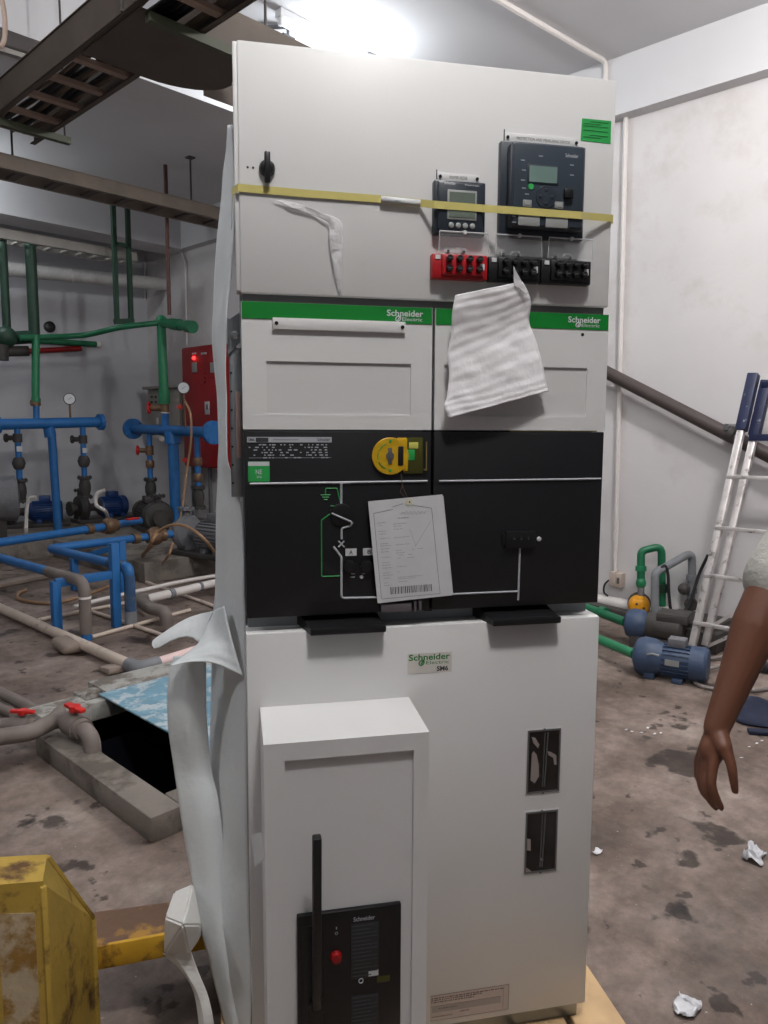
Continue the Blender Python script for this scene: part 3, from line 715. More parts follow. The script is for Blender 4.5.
o = sheet_obj(b, 'foam_collar', M_FOAM); tag(o, 'torn white foam fold with a tongue pointing left over the floor', 'packing foam')
Fv_ = Vector((math.sin(AZ), math.cos(AZ), 0))
# the knot of foam round the yellow beam
b = MB(); c = PD(185, 926, 1.72)
kp = [PD(x, y, d) for x, y, d in ((174, 892, 1.74), (193, 884, 1.72), (201, 925, 1.66), (199, 940, 1.70), (189, 954, 1.66), (164, 954, 1.70), (165, 918, 1.66), (183, 925, 1.60), (174, 892, 1.90), (196, 884, 1.9), (204, 930, 1.9), (164, 954, 1.88))]
vs = [b.bm.verts.new(p) for p in kp]; r = bmesh.ops.convex_hull(b.bm, input=vs)
for v in [v for v in b.bm.verts if not v.link_faces]: b.bm.verts.remove(v)
bmesh.ops.bevel(b.bm, geom=b.bm.edges[:], offset=.004, segments=2, affect='EDGES')
tl = [((163, 954, 1.72), (189, 948, 1.68)), ((180, 970, 1.70), (198, 973, 1.68)), ((192, 988, 1.70), (207, 995, 1.67)), ((197, 1010, 1.69), (212, 1015, 1.66)), ((200, 1040, 1.68), (216, 1040, 1.66))]
ra = spline([PD(*q[0]) for q in tl], 4); rb = spline([PD(*q[1]) for q in tl], 4); bk = Fv_ * .004
b.grid([[p, p.lerp(q, .5)-Fv_*.012, q, q+bk, p.lerp(q, .5)-Fv_*.008, p+bk, p] for p, q in zip(ra, rb)])
o = b.build('foam_bundle', M_FOAM2, smooth=False); tag(o, 'folded white foam bundle round the end of the yellow beam', 'packing foam')

# packing strap round the relay compartment
b = MB(); hh = .0070
def sp(px, py, y): return cpt(px, py, y)
path = [Vector((-.014, .46, 1.86)), Vector((-.014, .10, 1.905)), Vector((-.012, .012, 1.925)), sp(238, 187.6, -.003), sp(300, 193, -.003), sp(380, 199, -.003), sp(420, 203, -.006), sp(434, 204.5, -.0250), sp(482, 208.3, -.0250),
        sp(503, 209.7, -.0445), sp(581, 215.4, -.0445), sp(590, 216.3, -.022), sp(613, 218.3, -.004), Vector((.756, .01, 1.918)), Vector((.756, .30, 1.915))]
rows = [[p+Vector((0, 0, hh)), p-Vector((0, 0, hh))] for p in path]
b.grid([[CW @ q for q in r] for r in rows])
o = sheet_obj(b, 'packing_strap', M_TAPE, .0008); [setattr(p_, 'use_smooth', False) for p_ in o.data.polygons]; tag(o, 'yellow packing strap stretched across the relay compartment door', 'strap')
b = MB(); rows = [[sp(x, y, -.0075)+Vector((0, 0, k*.0060)) for k in (1, -1)] for x, y in ((381, 199.2), (400, 201), (420.4, 203))]
b.grid([[CW @ q for q in r] for r in rows]); q = b.build('strap_label', M_WHT, o); sub(q, 'white label with green print')
s_ = q.modifiers.new('thickness', 'SOLIDIFY'); s_.thickness = .001
b = MB(); A = sp(395, 200.5, -.0085); b.box(A.x, A.x+.012, A.y, A.y+.0005, A.z-.002, A.z+.001); place(b); b.build('label_print', mat('soft_green_print', (120, 168, 120), .5), q)

# clear film shred on the door
b = MB()
b.grid(sheet([[(273, 199.5, -.003), (282, 203.5, -.003)], [(289, 202, -.005), (292, 209, -.004)], [(308, 207, -.006), (310, 214, -.004)], [(322, 213, -.008), (322, 219, -.005)], [(334, 217, -.010), (329, 224, -.006)], [(342, 224, -.010), (329, 236, -.007)],
              [(343, 246, -.010), (331, 256, -.006)], [(342, 268, -.008), (334, 272, -.005)], [(341, 295, -.004), (339, 293, -.003)]], 4, .004, 70, seed=4, m=5))
o = sheet_obj(b, 'plastic_film_shred', M_FILM, .0006); tag(o, 'crinkled clear film shred hanging below the strap on the relay door', 'plastic film')
# white foam sheet taped over the right door
b = MB()
Lp = [(455.5, 295), (452, 312), (451, 335), (447.5, 355), (449, 374), (447, 395), (444.5, 407), (449, 418)]
Rp = [(522.5, 281.5), (528, 292), (531, 305), (529, 322), (536, 340), (542, 362), (546, 382), (548.5, 391)]
yo = [-.036, -.032, -.024, -.020, -.022, -.024, -.026, -.028]
rows = []
for (l, r, y) in zip(Lp, Rp, yo):
    rows.append([(l[0]+(r[0]-l[0])*t, l[1]+(r[1]-l[1])*t, y-.006*math.sin(PI*t)+(.006 if t > .7 else 0)) for t in (0, .33, .66, 1)])
b.grid(sheet(rows, 9, .0026, 34, seed=1, rib=.0008, ribn=13, m=10))
o = sheet_obj(b, 'foam_sheet', foam_mat('white_foam_sheet', (250, 247, 249), .10), .0006); tag(o, 'crumpled white foam sheet hanging in front of the right door', 'packing foam')
b = MB(); A = [sp(513.5, 266, -.038), sp(528.5, 294, -.034), sp(514, 285, -.038)]; b.prism([CW @ p for p in A], (CW.to_3x3() @ Vector((0, .001, 0))))
b.build('sheet_corner', M_FILM, o)

# test certificate hanging from the padlock disc
tagr = empty('paper_certificate', CW @ cpt(408, 501, -.012), label='white printed paper with barcode tied to the yellow padlock disc', cat='paper')
TI = Matrix.Translation(-tagr.location)
def pp(x, y, o=0.0): return TI @ (CW @ cpt(360+x/7.68, 490+y/7.68, -.0150-o))
nrm = CW.to_3x3() @ Vector((0, .0008, 0))
b = MB(); b.prism([pp(62, 88), pp(633, 34), pp(713, 808), pp(135, 870)], nrm); b.mi = 0
b.prism([pp(75, 95, -.002), pp(640, 45, -.002), pp(716, 800, -.002), pp(150, 872, -.002)], nrm)
b.build('paper_sheet', M_PAPER, tagr)
b = MB()
def seg(x0, y0, x1, y1, w, o=.0003): b.beam(pp(x0, y0, o), pp(x1, y1, o), w, .0002, up=CW.to_3x3() @ Vector((0, -1, 0)))
for a in ((105, 180, 165, 835), (165, 838, 615, 795), (615, 795, 550, 140), (550, 140, 400, 115), (250, 130, 330, 105), (105, 180, 250, 150)): seg(*a, .0007)
b.build('printed_border', mat('border_grey', (92, 92, 94), .6), tagr)
b = MB(); rr = random.Random(3)
for (x, y, w) in [(130, 255, 75), (140, 275, 30), (140, 320, 60), (145, 340, 55), (150, 375, 80), (152, 415, 65), (155, 432, 85), (158, 455, 70), (160, 478, 60), (165, 520, 70), (168, 560, 60), (170, 580, 70), (172, 602, 75), (175, 640, 60), (176, 658, 80), (182, 680, 50), (186, 715, 30), (186, 735, 50),
                  (290, 217, 85), (255, 262, 100), (258, 280, 60), (262, 303, 65), (262, 367, 115), (275, 422, 110), (275, 465, 40), (275, 485, 70), (300, 500, 30), (290, 525, 25), (370, 495, 35), (365, 520, 50), (400, 455, 12), (445, 450, 40), (285, 590, 75), (285, 630, 25), (290, 672, 190), (292, 685, 130), (295, 705, 75), (185, 835, 180)]:
    x1 = x
    while x1 < x+w:
        l = rr.choice((8, 14, 20)); l = min(l, x+w-x1); seg(x1, y-(x1-x)*.09, x1+l, y-(x1+l-x)*.09, .0008 if y not in (217, 835) else .0011); x1 += l+5
b.build('printed_lines', mat('printed_grey', (140, 140, 142), .6), tagr)
b = MB(); x = 232
while x < 545:
    w = rr.choice((3, 5, 8)); f = (x-232)/313; seg(x+w/2, 747-25*f, x+w/2+4, 802-27*f, w/7.68*.00172); x += w+rr.choice((4, 6))
b.build('barcode', M_TXT, tagr)
b = MB(); seg(385, 300, 428, 430, .0005); seg(428, 430, 545, 235, .0005)
pts = [pp(305+i*9, 178+14*math.sin(i*1.9)-i*.4, .0004) for i in range(24)]; b.tube(pts, .0003, 5)
b.build('handwriting', mat('pen_grey', (150, 150, 156), .6), tagr)
b = MB(); b.lathe(pp(375, 92, .0006), CW.to_3x3() @ Vector((0, -1, 0)), [(0, .0072), (.0005, .0072)], 20); b.mi = 1; b.lathe(pp(381, 92, .0012), CW.to_3x3() @ Vector((0, -1, 0)), [(0, .0016), (.0005, .0016)], 10)
b.build('hole_patch', [mat('cream_patch', (206, 202, 180), .6), M_TXT], tagr)
b = MB(); h = TI @ (CW @ cpt(401, 474, -.008)); k_ = TI @ (CW @ cpt(402.5, 486, -.010))
b.tube([h, k_], .0008, 6); b.tube([k_, TI @ (CW @ cpt(400, 492, -.012)), pp(350, 60, .001)], .0006, 6); b.tube([k_, TI @ (CW @ cpt(405, 492, -.012)), pp(381, 92, .001)], .0006, 6)
b.build('string', mat('brown_string', (96, 74, 60), .8), tagr)

# ------------------------------------------------------------------ yellow steel stand at the lower left, its beam running to the pallet
M_YST = mat('worn_yellow_paint', (186, 154, 66), .6, var=.12, scale=9, bump=.4, bscale=30, stain=(96, 66, 36), stain_scale=7, stain_amt=.385)
M_YST2 = mat('worn_yellow_scraped', (188, 170, 140), .6, var=.12, scale=12, bump=.4, bscale=30, stain=(150, 112, 48), stain_scale=9, stain_amt=.46)
M_YDK = mat('rusty_yellow_paint', (176, 132, 58), .6, var=.14, scale=8, bump=.4, bscale=30, stain=(112, 84, 66), stain_scale=8, stain_amt=.47)
A1 = PD(43, 884, 1.50); B1 = PD(47.5, 857, 1.60); C1 = PD(93, 918, 1.78); A0 = PD(-120, 897, 1.42); B0 = PD(-120, 866, 1.52)
def dn(p, dz=0.0): return Vector((p.x, p.y, dz))
ys = empty('yellow_steel_stand', dn(A1.lerp(C1, .3)), label='worn yellow steel stand with peeling paint in the lower left corner', cat='steel stand')
YI = Matrix.Translation(-ys.location)
D0 = B0+(C1-B1)*.9
b = MB(); vs = [b.bm.verts.new(YI @ p) for p in (A0, A1, B1, B0, C1, D0, dn(A0), dn(A1), dn(C1), dn(D0))]; bmesh.ops.convex_hull(b.bm, input=vs)
bmesh.ops.dissolve_limit(b.bm, angle_limit=.02, verts=b.bm.verts, edges=b.bm.edges)
b.build('stand_body', M_YST, ys, smooth=False)
b = MB(); up = Vector((0, 0, .006)); b.solid([YI @ p for p in (A0, A1, B1, B0)], [YI @ (p+up) for p in (A0, A1, B1, B0)]); b.build('top_plate', M_YST, ys, smooth=False)
b = MB(); e = (A0-A1).normalized(); f = (dn(A1)-A1)
n_ = e.cross(f).normalized(); n_ = -n_ if n_.dot(EYE-A1) < 0 else n_
q = [A1+e*.018-Vector((0, 0, .06))+n_*.001, A1+e*.085-Vector((0, 0, .055))+n_*.001, A1+e*.085-Vector((0, 0, .45))+n_*.001, A1+e*.018-Vector((0, 0, .45))+n_*.001]
b.prism([YI @ p for p in q], -n_*.002); b.build('scraped_patch', M_YST2, ys, smooth=False)
b = MB(); b.beam(YI @ (A1+Vector((0, 0, -.004))), YI @ dn(A1), .012, .012, .003); b.beam(YI @ C1, YI @ dn(C1), .012, .012, .003); b.beam(YI @ B1, YI @ C1, .01, .01, .002)
b.build('edge_bead', M_YST, ys)
zt = .24; T0, T1, U0, U1 = PZ(80, 914, zt), PZ(232, 894, zt), PZ(80, 949, zt), PZ(232, 921, zt)
dz = Vector((0, 0, -.055))
b = MB(); b.solid([YI @ (p+dz) for p in (T0, T1, U1, U0)], [YI @ p for p in (T0, T1, U1, U0)]); b.build('cross_beam', M_YDK, ys, smooth=False)
b = MB(); b.beam(YI @ (U0+Vector((0, 0, -.03))), YI @ (U1+Vector((0, 0, -.03))), .012, .062, .004); sub(b.build('beam_lip', mat('yellow_lip_paint', (204, 158, 44), .55, var=.12, scale=12, stain=(120, 84, 40), stain_scale=9, stain_amt=.40), ys), 'yellow front lip of the beam')

# ------------------------------------------------------------------ pump hall: materials
M_BLUE = mat('blue_pipe_paint', (38, 106, 170), .45, var=.10, scale=8, bump=.08, bscale=50)
M_BLUED = mat('dusty_blue_paint', (52, 84, 122), .55, var=.16, scale=9, bump=.15, bscale=50, stain=(110, 104, 98), stain_scale=8, stain_amt=.36)
M_MOTOR = mat('blue_motor_paint', (30, 62, 118), .45, var=.12, scale=9, bump=.1, bscale=60)
M_MOTOR2 = mat('faded_blue_motor', (58, 75, 102), .5, var=.14, scale=9, bump=.1, bscale=60)
M_IRON = mat('dark_cast_iron', (66, 62, 60), .6, var=.16, scale=12, bump=.3, bscale=60)
M_IRONG = mat('grey_cast_iron', (112, 112, 116), .55, var=.14, scale=12, bump=.3, bscale=60)
M_GRNP = mat('green_plastic_pipe', (28, 108, 72), .42, var=.07, scale=8)
M_OLV = mat('olive_channel', (74, 78, 60), .6, var=.12)
M_GRND = mat('dark_green_pipe', (38, 70, 54), .5, var=.12, scale=8)
M_GRNL = mat('light_green_pipe', (38, 126, 84), .42, var=.07, scale=8)
M_GPVC = mat('grey_plastic_pipe', (126, 128, 132), .5, var=.12, scale=9)
M_GPVCD = mat('dusty_grey_pipe', (122, 112, 106), .65, var=.14, scale=7, bump=.15, bscale=40)
M_CREAM = mat('cream_plastic_pipe', (206, 190, 176), .5, var=.07, scale=8, stain=(150, 130, 116), stain_scale=6, stain_amt=.34)
M_WPIPE = mat('white_plastic_pipe', (222, 216, 212), .45, var=.05, scale=8)
M_INSUL = mat('white_insulated_pipe', (196, 194, 192), .6, var=.08, scale=22, bump=.3, bscale=30)
M_TRAY = mat('galvanised_tray', (128, 116, 106), .5, metal=.35, var=.14, scale=6)
M_TRAYD = mat('dull_painted_tray', (86, 76, 68), .6, metal=.15, var=.14, scale=5)
M_TRAYL = mat('pale_aluminium_tray', (172, 168, 162), .4, metal=.4, var=.1, scale=8)
M_RUNG = mat('pinkish_rung', (150, 126, 112), .55, var=.1, scale=9)
M_CABLE = mat('black_cable', (28, 27, 30), .5, var=.1)
M_CABG = mat('dusty_cable', (112, 98, 84), .6, var=.1)
M_HOSE = mat('tan_hose', (166, 130, 98), .5, var=.08, scale=20)
M_REDV = mat('red_valve_handle', (206, 40, 34), .4, var=.05)
M_BRASS = mat('weathered_brass', (122, 96, 74), .45, metal=.4, var=.15, scale=30)
M_REDP = mat('red_panel_paint', (158, 22, 26), .4, var=.05, scale=5)
M_ALU = mat('scuffed_aluminium', (204, 199, 197), .4, metal=.35, var=.14, scale=14, stain=(120, 112, 108), stain_scale=14, stain_amt=.34)
M_LBLUE = mat('navy_paint', (27, 35, 68), .5, var=.15, scale=14, stain=(150, 150, 160), stain_scale=22, stain_amt=.30)
M_GLASSW = mat('gauge_face', (226, 228, 230), .3, var=.02)
M_LIT = mat('red_indicator', (255, 40, 40), .3, emit=(255, 40, 40), estr=6)
M_LIDB = mat('pale_blue_lid_paint', (122, 164, 184), .6, var=.12, scale=14, bump=.3, bscale=30, stain=(196, 208, 212), stain_scale=9, stain_amt=.42)
M_RIM = mat('whitewashed_rim', (172, 170, 164), .8, var=.12, scale=8, bump=.4, bscale=25, stain=(120, 112, 104), stain_scale=6, stain_amt=.40)
M_ORANGE = mat('orange_yellow_plastic', (228, 156, 22), .4, var=.05, scale=20)
M_OUTLET = mat('beige_outlet', (196, 180, 168), .5, var=.05)
M_DRAIN = mat('dark_drain_pipe', (72, 62, 60), .55, var=.14, scale=6)
def flange(b, p, ax, r, t=.03):
    b.lathe(Vector(p)-Vector(ax).normalized()*t/2, ax, [(0, r), (t, r)], 22)
    a = Vector(ax).normalized(); u = a.cross(Vector((0, 0, 1)) if abs(a.z) < .9 else Vector((1, 0, 0))).normalized(); w = a.cross(u)
    for k in range(8):
        q = Vector(p)+(u*math.cos(k*PI/4)+w*math.sin(k*PI/4))*r*.80; b.cyl(q-a*(t/2+.012), q+a*(t/2+.012), r*.09, n=6)
def thing(name, mats, label, cat, fn, group=None, wob=None, **k):
    b = MB(); fn(b); o = b.build(name, mats, wob=wob, **k); tag(o, label, cat, group); return o
def root(name, p, label, cat, group=None):
    t = empty(name, p, label=label, cat=cat); 
    if group: t['group'] = group
    t['_'] = 1; del t['_']
    return t, Matrix.Translation(-Vector(p))
def part(name, m, par, I, fn, label=None, **k):
    b = MB(); fn(b)
    for v in b.bm.verts: v.co = I @ v.co
    o = b.build(name, m, par, **k)
    if label: sub(o, label)
    return o

# ------------------------------------------------------------------ sump pit
cx0, cx1, cy0, cy1, hz = 1.24, 2.73, 2.35, 3.92, .10
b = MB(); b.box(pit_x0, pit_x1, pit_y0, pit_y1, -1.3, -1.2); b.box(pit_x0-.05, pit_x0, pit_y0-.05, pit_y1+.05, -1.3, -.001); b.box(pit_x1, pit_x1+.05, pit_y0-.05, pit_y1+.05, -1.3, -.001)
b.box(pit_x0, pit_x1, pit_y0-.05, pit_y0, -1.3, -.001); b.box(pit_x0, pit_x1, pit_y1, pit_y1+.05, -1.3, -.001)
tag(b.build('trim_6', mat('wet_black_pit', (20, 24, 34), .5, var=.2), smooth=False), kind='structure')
b = MB(); b.mi = 0
b.box(cx0, pit_x0, cy0, 3.40, 0, hz, .008); b.box(pit_x0, cx1, cy0, pit_y0, 0, hz, .008); b.box(pit_x1, cx1, pit_y0, pit_y1, 0, hz, .008)
tag(b.build('trim_7', M_CONC, wob=(.006, 4)), kind='structure')
b = MB(); b.box(pit_x0-.02, 1.60, pit_y1, 3.78, 0, hz-.01, .006); b.box(1.60, 1.72, 3.76, 3.83, 0, hz-.005, .004); b.box(1.72, cx1, pit_y1, cy1, 0, hz, .006); b.box(1.58, 1.75, pit_y1, 3.66, 0, hz-.006, .004)
tag(b.build('trim_8', M_RIM, wob=(.006, 4)), kind='structure')
thing('sump_lid', [M_LIDB], 'pale blue painted sheet lid half covering the dark sump', 'lid', lambda b: b.box(1.665, pit_x1+.06, pit_y0-.03, pit_y1+.06, hz+.002, hz+.012, .002), wob=(.004, 5))
# grey pipes with red ball valves crossing the curb into the sump
def ball_valve(b, p, ax, r):
    b.lathe(Vector(p)-Vector(ax).normalized()*r*2.2, ax, [(0, r*1.25), (r*.9, r*1.25), (r*.9, r*1.45), (r*3.5, r*1.45), (r*3.5, r*1.25), (r*4.4, r*1.25)], 20)
    b.cyl(Vector(p)+Vector((0, 0, r*1.2)), Vector(p)+Vector((0, 0, r*2.0)), r*.4)
def handle_red(b, p, d, r):
    d = Vector(d).normalized(); c = Vector(p)+Vector((0, 0, r*2.3)); b.beam(c-d*r*1.9, c+d*r*1.9, r*.9, r*.55, r*.2); b.cyl(c-Vector((0, 0, r*.4)), c+Vector((0, 0, r*.3)), r*.7)
def valve_pipe(label, pts, r, vi, par_mat=M_GPVCD, name='drain_pipe'):
    t, I = root(name, dn(pts[0], 0), label, 'pipe')
    part('pipe_run', par_mat, t, I, lambda b: b.pipe(pts, r, r*1.9, 16))
    v = pts[vi].lerp(pts[vi+1], .5); ax = pts[vi+1]-pts[vi]
    vv = part('ball_valve', par_mat, t, I, lambda b: ball_valve(b, v, ax, r)); part('valve_handle', M_REDV, vv, I, lambda b: handle_red(b, v, ax+Vector((.02, 0, 0)), r), 'red valve lever')
    return t
zz = .17
valve_pipe('grey pipe with a red valve turning down into the dark sump', [PZ(-40, 742, zz), PZ(30, 733, zz), PZ(60, 717, zz), PZ(92, 735, zz), dn(PZ(92, 735, zz), -.9)], .036, 2)
valve_pipe('dusty pipe with a red valve left of the sump, behind the curb', [PZ(-60, 745, .12), PZ(2, 724, .13), PZ(45, 728, .13), PZ(60, 712, .13)], .030, 1)
thing('drain_pipe', M_GPVCD, 'upper of the two plain dusty pipes lying at the left edge beside the valves', 'pipe', lambda b: b.pipe([PZ(-60, 664, .06), PZ(30, 707, .06), PZ(48, 716, .06)], .030))
thing('drain_pipe', M_GPVCD, 'lower thinner plain dusty pipe lying at the left edge beside the valves', 'pipe', lambda b: b.pipe([PZ(-60, 680, .04), PZ(14, 714, .04)], .024))

# ------------------------------------------------------------------ floor pipes
t, I = root('plastic_pipe', dn(PZ(137, 668, .05)), 'long cream plastic pipe lying diagonally on the floor beside the sump', 'pipe')
p0, p1, p2 = PZ(-40, 590.5, .05), PZ(134, 667, .05), PZ(157, 661, .05)
part('pipe_run', M_CREAM, t, I, lambda b: b.cyl(p0, p1, .036))
part('grey_elbow', M_GPVC, t, I, lambda b: b.pipe([PZ(129, 664.5, .05), PZ(138, 669, .05), PZ(158, 663, .05)], .044, .06), 'grey elbow')
part('pink_tail', mat('pinkish_plastic_pipe', (236, 208, 204), .45, var=.04), t, I, lambda b: b.cyl(PZ(156, 663.5, .05), PZ(262, 630, .05), .034), 'pinkish white end of the pipe')
for (a, c, lab) in ((PZ(54, 648, 0), (.22, .16, .05), 'flat'), ):
    pass
thing('concrete_block', mat('dusty_block', (142, 128, 118), .9, var=.12, scale=9, bump=.5, bscale=40), 'rough concrete lump propping the long cream pipe', 'block', lambda b: b.box(PZ(70, 650).x-.08, PZ(70, 650).x+.08, PZ(70, 650).y-.13, PZ(70, 650).y+.13, 0, .075, .03, 3), wob=(.02, 9))
thing('concrete_block', MATS['dusty_block'], 'thin broken slab beside the grey elbow of the cream pipe', 'block', lambda b: b.box(PZ(120, 672).x-.09, PZ(120, 672).x+.10, PZ(120, 672).y-.04, PZ(120, 672).y+.10, 0, .04, .012, 2), wob=(.012, 9))
thing('flat_board', MATS['dusty_block'], 'pale flat board on the floor left of the blue pipe rack', 'board', lambda b: b.beam(PZ(-40, 592, .02), PZ(58, 573, .02), .16, .035, .004), wob=(.006, 6))
thing('water_pipe', M_WPIPE, 'thin white pipe arching over the floor behind the blue rack', 'pipe', lambda b: b.tube(spline([PZ(74, 607, .05), PZ(100, 600, .06), PZ(150, 588.5, .08), PZ(190, 580, .09), PZ(240, 572, .09)], 8), .018))
t, I = root('water_pipe', dn(PZ(172, 592, .08)), 'thick cream pipe with grey elbow turning into the floor right of the rack', 'pipe')
part('pipe_run', M_WPIPE, t, I, lambda b: b.cyl(PZ(147, 599, .10), PZ(262, 572, .10), .036))
part('coupling', M_GPVC, t, I, lambda b: (b.cyl(PZ(169, 594, .10), PZ(173, 593, .10), .043), b.cyl(PZ(199, 587, .10), PZ(201, 586.5, .10), .040)))
part('grey_elbow', M_GPVCD, t, I, lambda b: b.pipe([PZ(149, 598.5, .10), PZ(137, 599, .10), PZ(150, 608, .10), PZ(166, 612, .10), dn(PZ(166, 612, .10), -.02)], .048, .09), 'dusty grey elbow')
for (a, c, lab) in (((38, 620), (180, 592), 'thin floor pipe running behind the legs of the blue rack'), ((88, 610), (165, 636), 'thin floor pipe running forward from the rack legs'), ((92, 637), (190, 610), 'thin floor pipe passing the foot of the dusty blue elbow'), ((135, 578), (225, 610), 'thin floor pipe beside the foot of the concrete plinth')):
    thing('floor_conduit', M_CREAM, lab, 'pipe', lambda b: b.cyl(PZ(*a, .016), PZ(*c, .016), .015, n=10))

# ------------------------------------------------------------------ blue suction pipes on a low steel rack
t, I = root('pipe_rack', dn(PZ(90, 610, 0)), 'low blue steel rack of legs and bars carrying the blue pipes', 'pipe rack')
def leg(px, ptop, pbot):
    f = PZ(px, pbot, 0); 
    r = _ray(px, ptop); k = math.hypot(f.x, f.y)/math.hypot(r.x, r.y); h = CAM_Z+r.z*k
    return part('leg', M_BLUE, t, I, lambda b: b.box(f.x-.030, f.x+.030, f.y-.030, f.y+.030, 0, h, .004))
leg(57.5, 581, 637); leg(116.5, 543, 627); leg(123, 541, 594); leg(75, 558, 590)
def top_of(px, pbot, ptop):
    f = PZ(px, pbot, 0); r = _ray(px, ptop); k = math.hypot(f.x, f.y)/math.hypot(r.x, r.y); return Vector((f.x, f.y, CAM_Z+r.z*k))
part('cross_bar', M_BLUE, t, I, lambda b: b.beam(top_of(57.5, 637, 583), top_of(116.5, 627, 574), .05, .06, .004))
part('cross_bar', M_BLUE, t, I, lambda b: b.beam(top_of(75, 590, 560), top_of(123, 594, 545), .05, .05, .004))
def blue_pipe(label, pts, r, extra, bends=.09, m=M_BLUE):
    t, I = root('suction_pipe', dn(pts[0]), label, 'pipe')
    part('pipe_run', m, t, I, lambda b: b.pipe(pts, r, bends, 16))
    for nm, mm, fn in extra: part(nm, mm, t, I, fn)
    return t
U1 = [PZ(-60, 551, .50), PZ(0, 542.5, .50), PZ(100, 527.5, .50), PZ(140, 520.5, .50)]
blue_pipe('rear blue pipe running past a brass valve to the dark pump', U1, .038, [
    ('brass_union', M_BRASS, lambda b: b.cyl(PZ(86, 529.5, .50), PZ(92, 528.7, .50), .052)), ('brass_valve', M_BRASS, lambda b: (b.cyl(PZ(103, 527, .50), PZ(116, 525, .50), .062), b.ball(PZ(109, 526, .50), .085))),
    ('valve_handle', M_REDV, lambda b: b.beam(PZ(127, 519.5, .56), PZ(138, 518, .56), .05, .02, .006))])
pts = [PZ(172, 534, .45), PZ(50, 548.5, .45), PZ(129, 567.5, .45)]; pts.append(dn(pts[-1], .0))
blue_pipe('blue pipe folding back in a sharp corner to a downward elbow by the rack', pts, .036, [
    ('brass_union', M_BRASS, lambda b: b.cyl(PZ(133, 538.7, .45), PZ(139, 538, .45), .05)), ('brass_valve', M_BRASS, lambda b: (b.cyl(PZ(147, 537, .45), PZ(165, 535, .45), .06), b.ball(PZ(155, 536, .45), .09))),
    ('dusty_elbow', M_BLUED, lambda b: b.pipe([PZ(110, 563, .45), PZ(129, 567.5, .45), dn(PZ(129, 567.5, .45), .12)], .041, .10)),
    ('grey_foot', M_GPVC, lambda b: b.cyl(dn(PZ(129, 567.5, .45), 0), dn(PZ(129, 567.5, .45), .12), .045))], .05)
pts = [PZ(-60, 542, .42), PZ(0, 558, .42), PZ(84, 581.5, .42)]; pts.append(dn(pts[-1], .0))
blue_pipe('front blue pipe ending in a dusty grey elbow and standpipe', pts, .036, [
    ('dusty_elbow', M_GPVCD, lambda b: b.pipe([PZ(48, 571.5, .42), PZ(84, 581.5, .42), dn(PZ(84, 581.5, .42), .05)], .041, .10)), ('white_collar', M_WPIPE, lambda b: b.cyl(dn(pts[2], .30), dn(pts[2], .315), .044))])

# ------------------------------------------------------------------ pumps
def pump(name, base, d, label, m=M_MOTOR, L=.46, R=.13, vm=M_IRON, s=1.0, group=None, bolt=True):
    """end-suction pump: base plate, volute with its flanges, bearing bracket, finned motor, fan cowl, terminal box"""
    d = Vector((d[0], d[1], 0)).normalized(); n = Vector((-d.y, d.x, 0)); up = Vector((0, 0, 1))
    t, I = root(name, base, label, 'pump', group); B = Vector(base); h = B.z
    ax = B+up*(R+.07)*s
    part('base_plate', M_IRON, t, I, lambda b: b.beam(B-d*.36*s+up*.025*s, B+d*.46*s+up*.025*s, .30*s, .05*s, .006))
    part('volute', vm, t, I, lambda b: (b.lathe(ax-d*.34*s, d, [(0, .09*s), (.02*s, .16*s), (.09*s, .185*s), (.13*s, .16*s), (.16*s, .08*s)], 24), b.cyl(ax-d*.27*s, ax-d*.27*s+up*.24*s, .05*s, .04*s), b.beam(ax-d*.27*s-up*.19*s, ax-d*.27*s-up*.10*s, .16*s, .14*s)))
    part('suction_flange', vm, t, I, lambda b: (b.cyl(ax-d*.42*s, ax-d*.32*s, .055*s), flange(b, ax-d*.42*s, d, .10*s, .03*s)))
    part('discharge_flange', vm, t, I, lambda b: flange(b, ax-d*.27*s+up*.24*s, up, .085*s, .025*s))
    part('bearing_bracket', vm, t, I, lambda b: b.lathe(ax-d*.18*s, d, [(0, .07*s), (.06*s, .05*s), (.12*s, .06*s), (.16*s, R*.9*s)], 20))
    def mot(b):
        b.lathe(ax-d*.02*s, d, [(0, R*.85*s), (.02*s, R*.93*s), (L*.78*s, R*.93*s), (L*.8*s, R*.9*s)], 28)
        for k in range(26):
            a = k*2*PI/26; v = n*math.cos(a)+up*math.sin(a); b.beam(ax+v*R*.93*s+d*.01*s, ax+v*R*.93*s+d*(L*.72)*s, .006*s, .030*s, up=v)
    mo = part('motor', m, t, I, mot)
    part('fan_cowl', m, mo, I, lambda b: b.lathe(ax+d*(L*.72)*s, d, [(0, R*1.06*s), (L*.24*s, R*1.06*s), (L*.28*s, R*.9*s), (L*.285*s, R*.35*s)], 28))
    part('terminal_box', m, mo, I, lambda b: b.beam(ax+up*(R+.035)*s+d*.10*s, ax+up*(R+.035)*s+d*.24*s, .12*s, .08*s, .008*s))
    part('motor_foot', m, mo, I, lambda b: (b.beam(ax-up*(R)*s+d*.06*s, ax-up*(R)*s+d*.12*s, .24*s, .06*s, .004), b.beam(ax-up*R*s+d*.24*s, ax-up*R*s+d*.30*s, .24*s, .06*s, .004)))
    return t, ax, d, s
pump('water_pump', PZ(32, 526.5, .2), (.80, -.30), 'blue pump at the far left behind the blue pipes', s=.98, L=.38)
pump('water_pump', PZ(101, 521, .2), (.86, .0), 'blue motor pump between the two blue manifolds', s=1.0, L=.36)
pump('water_pump', PZ(153, 531, .2), (.25, .95), 'dark iron pump left of the big blue standpipe', m=M_IRON, s=1.05)
g4 = pump('water_pump', PZ(205, 556, .2), (.15, -1), 'grey iron pump half hidden by the white foam, near the plinth edge', m=M_IRONG, vm=M_IRONG, s=1.0, R=.15)
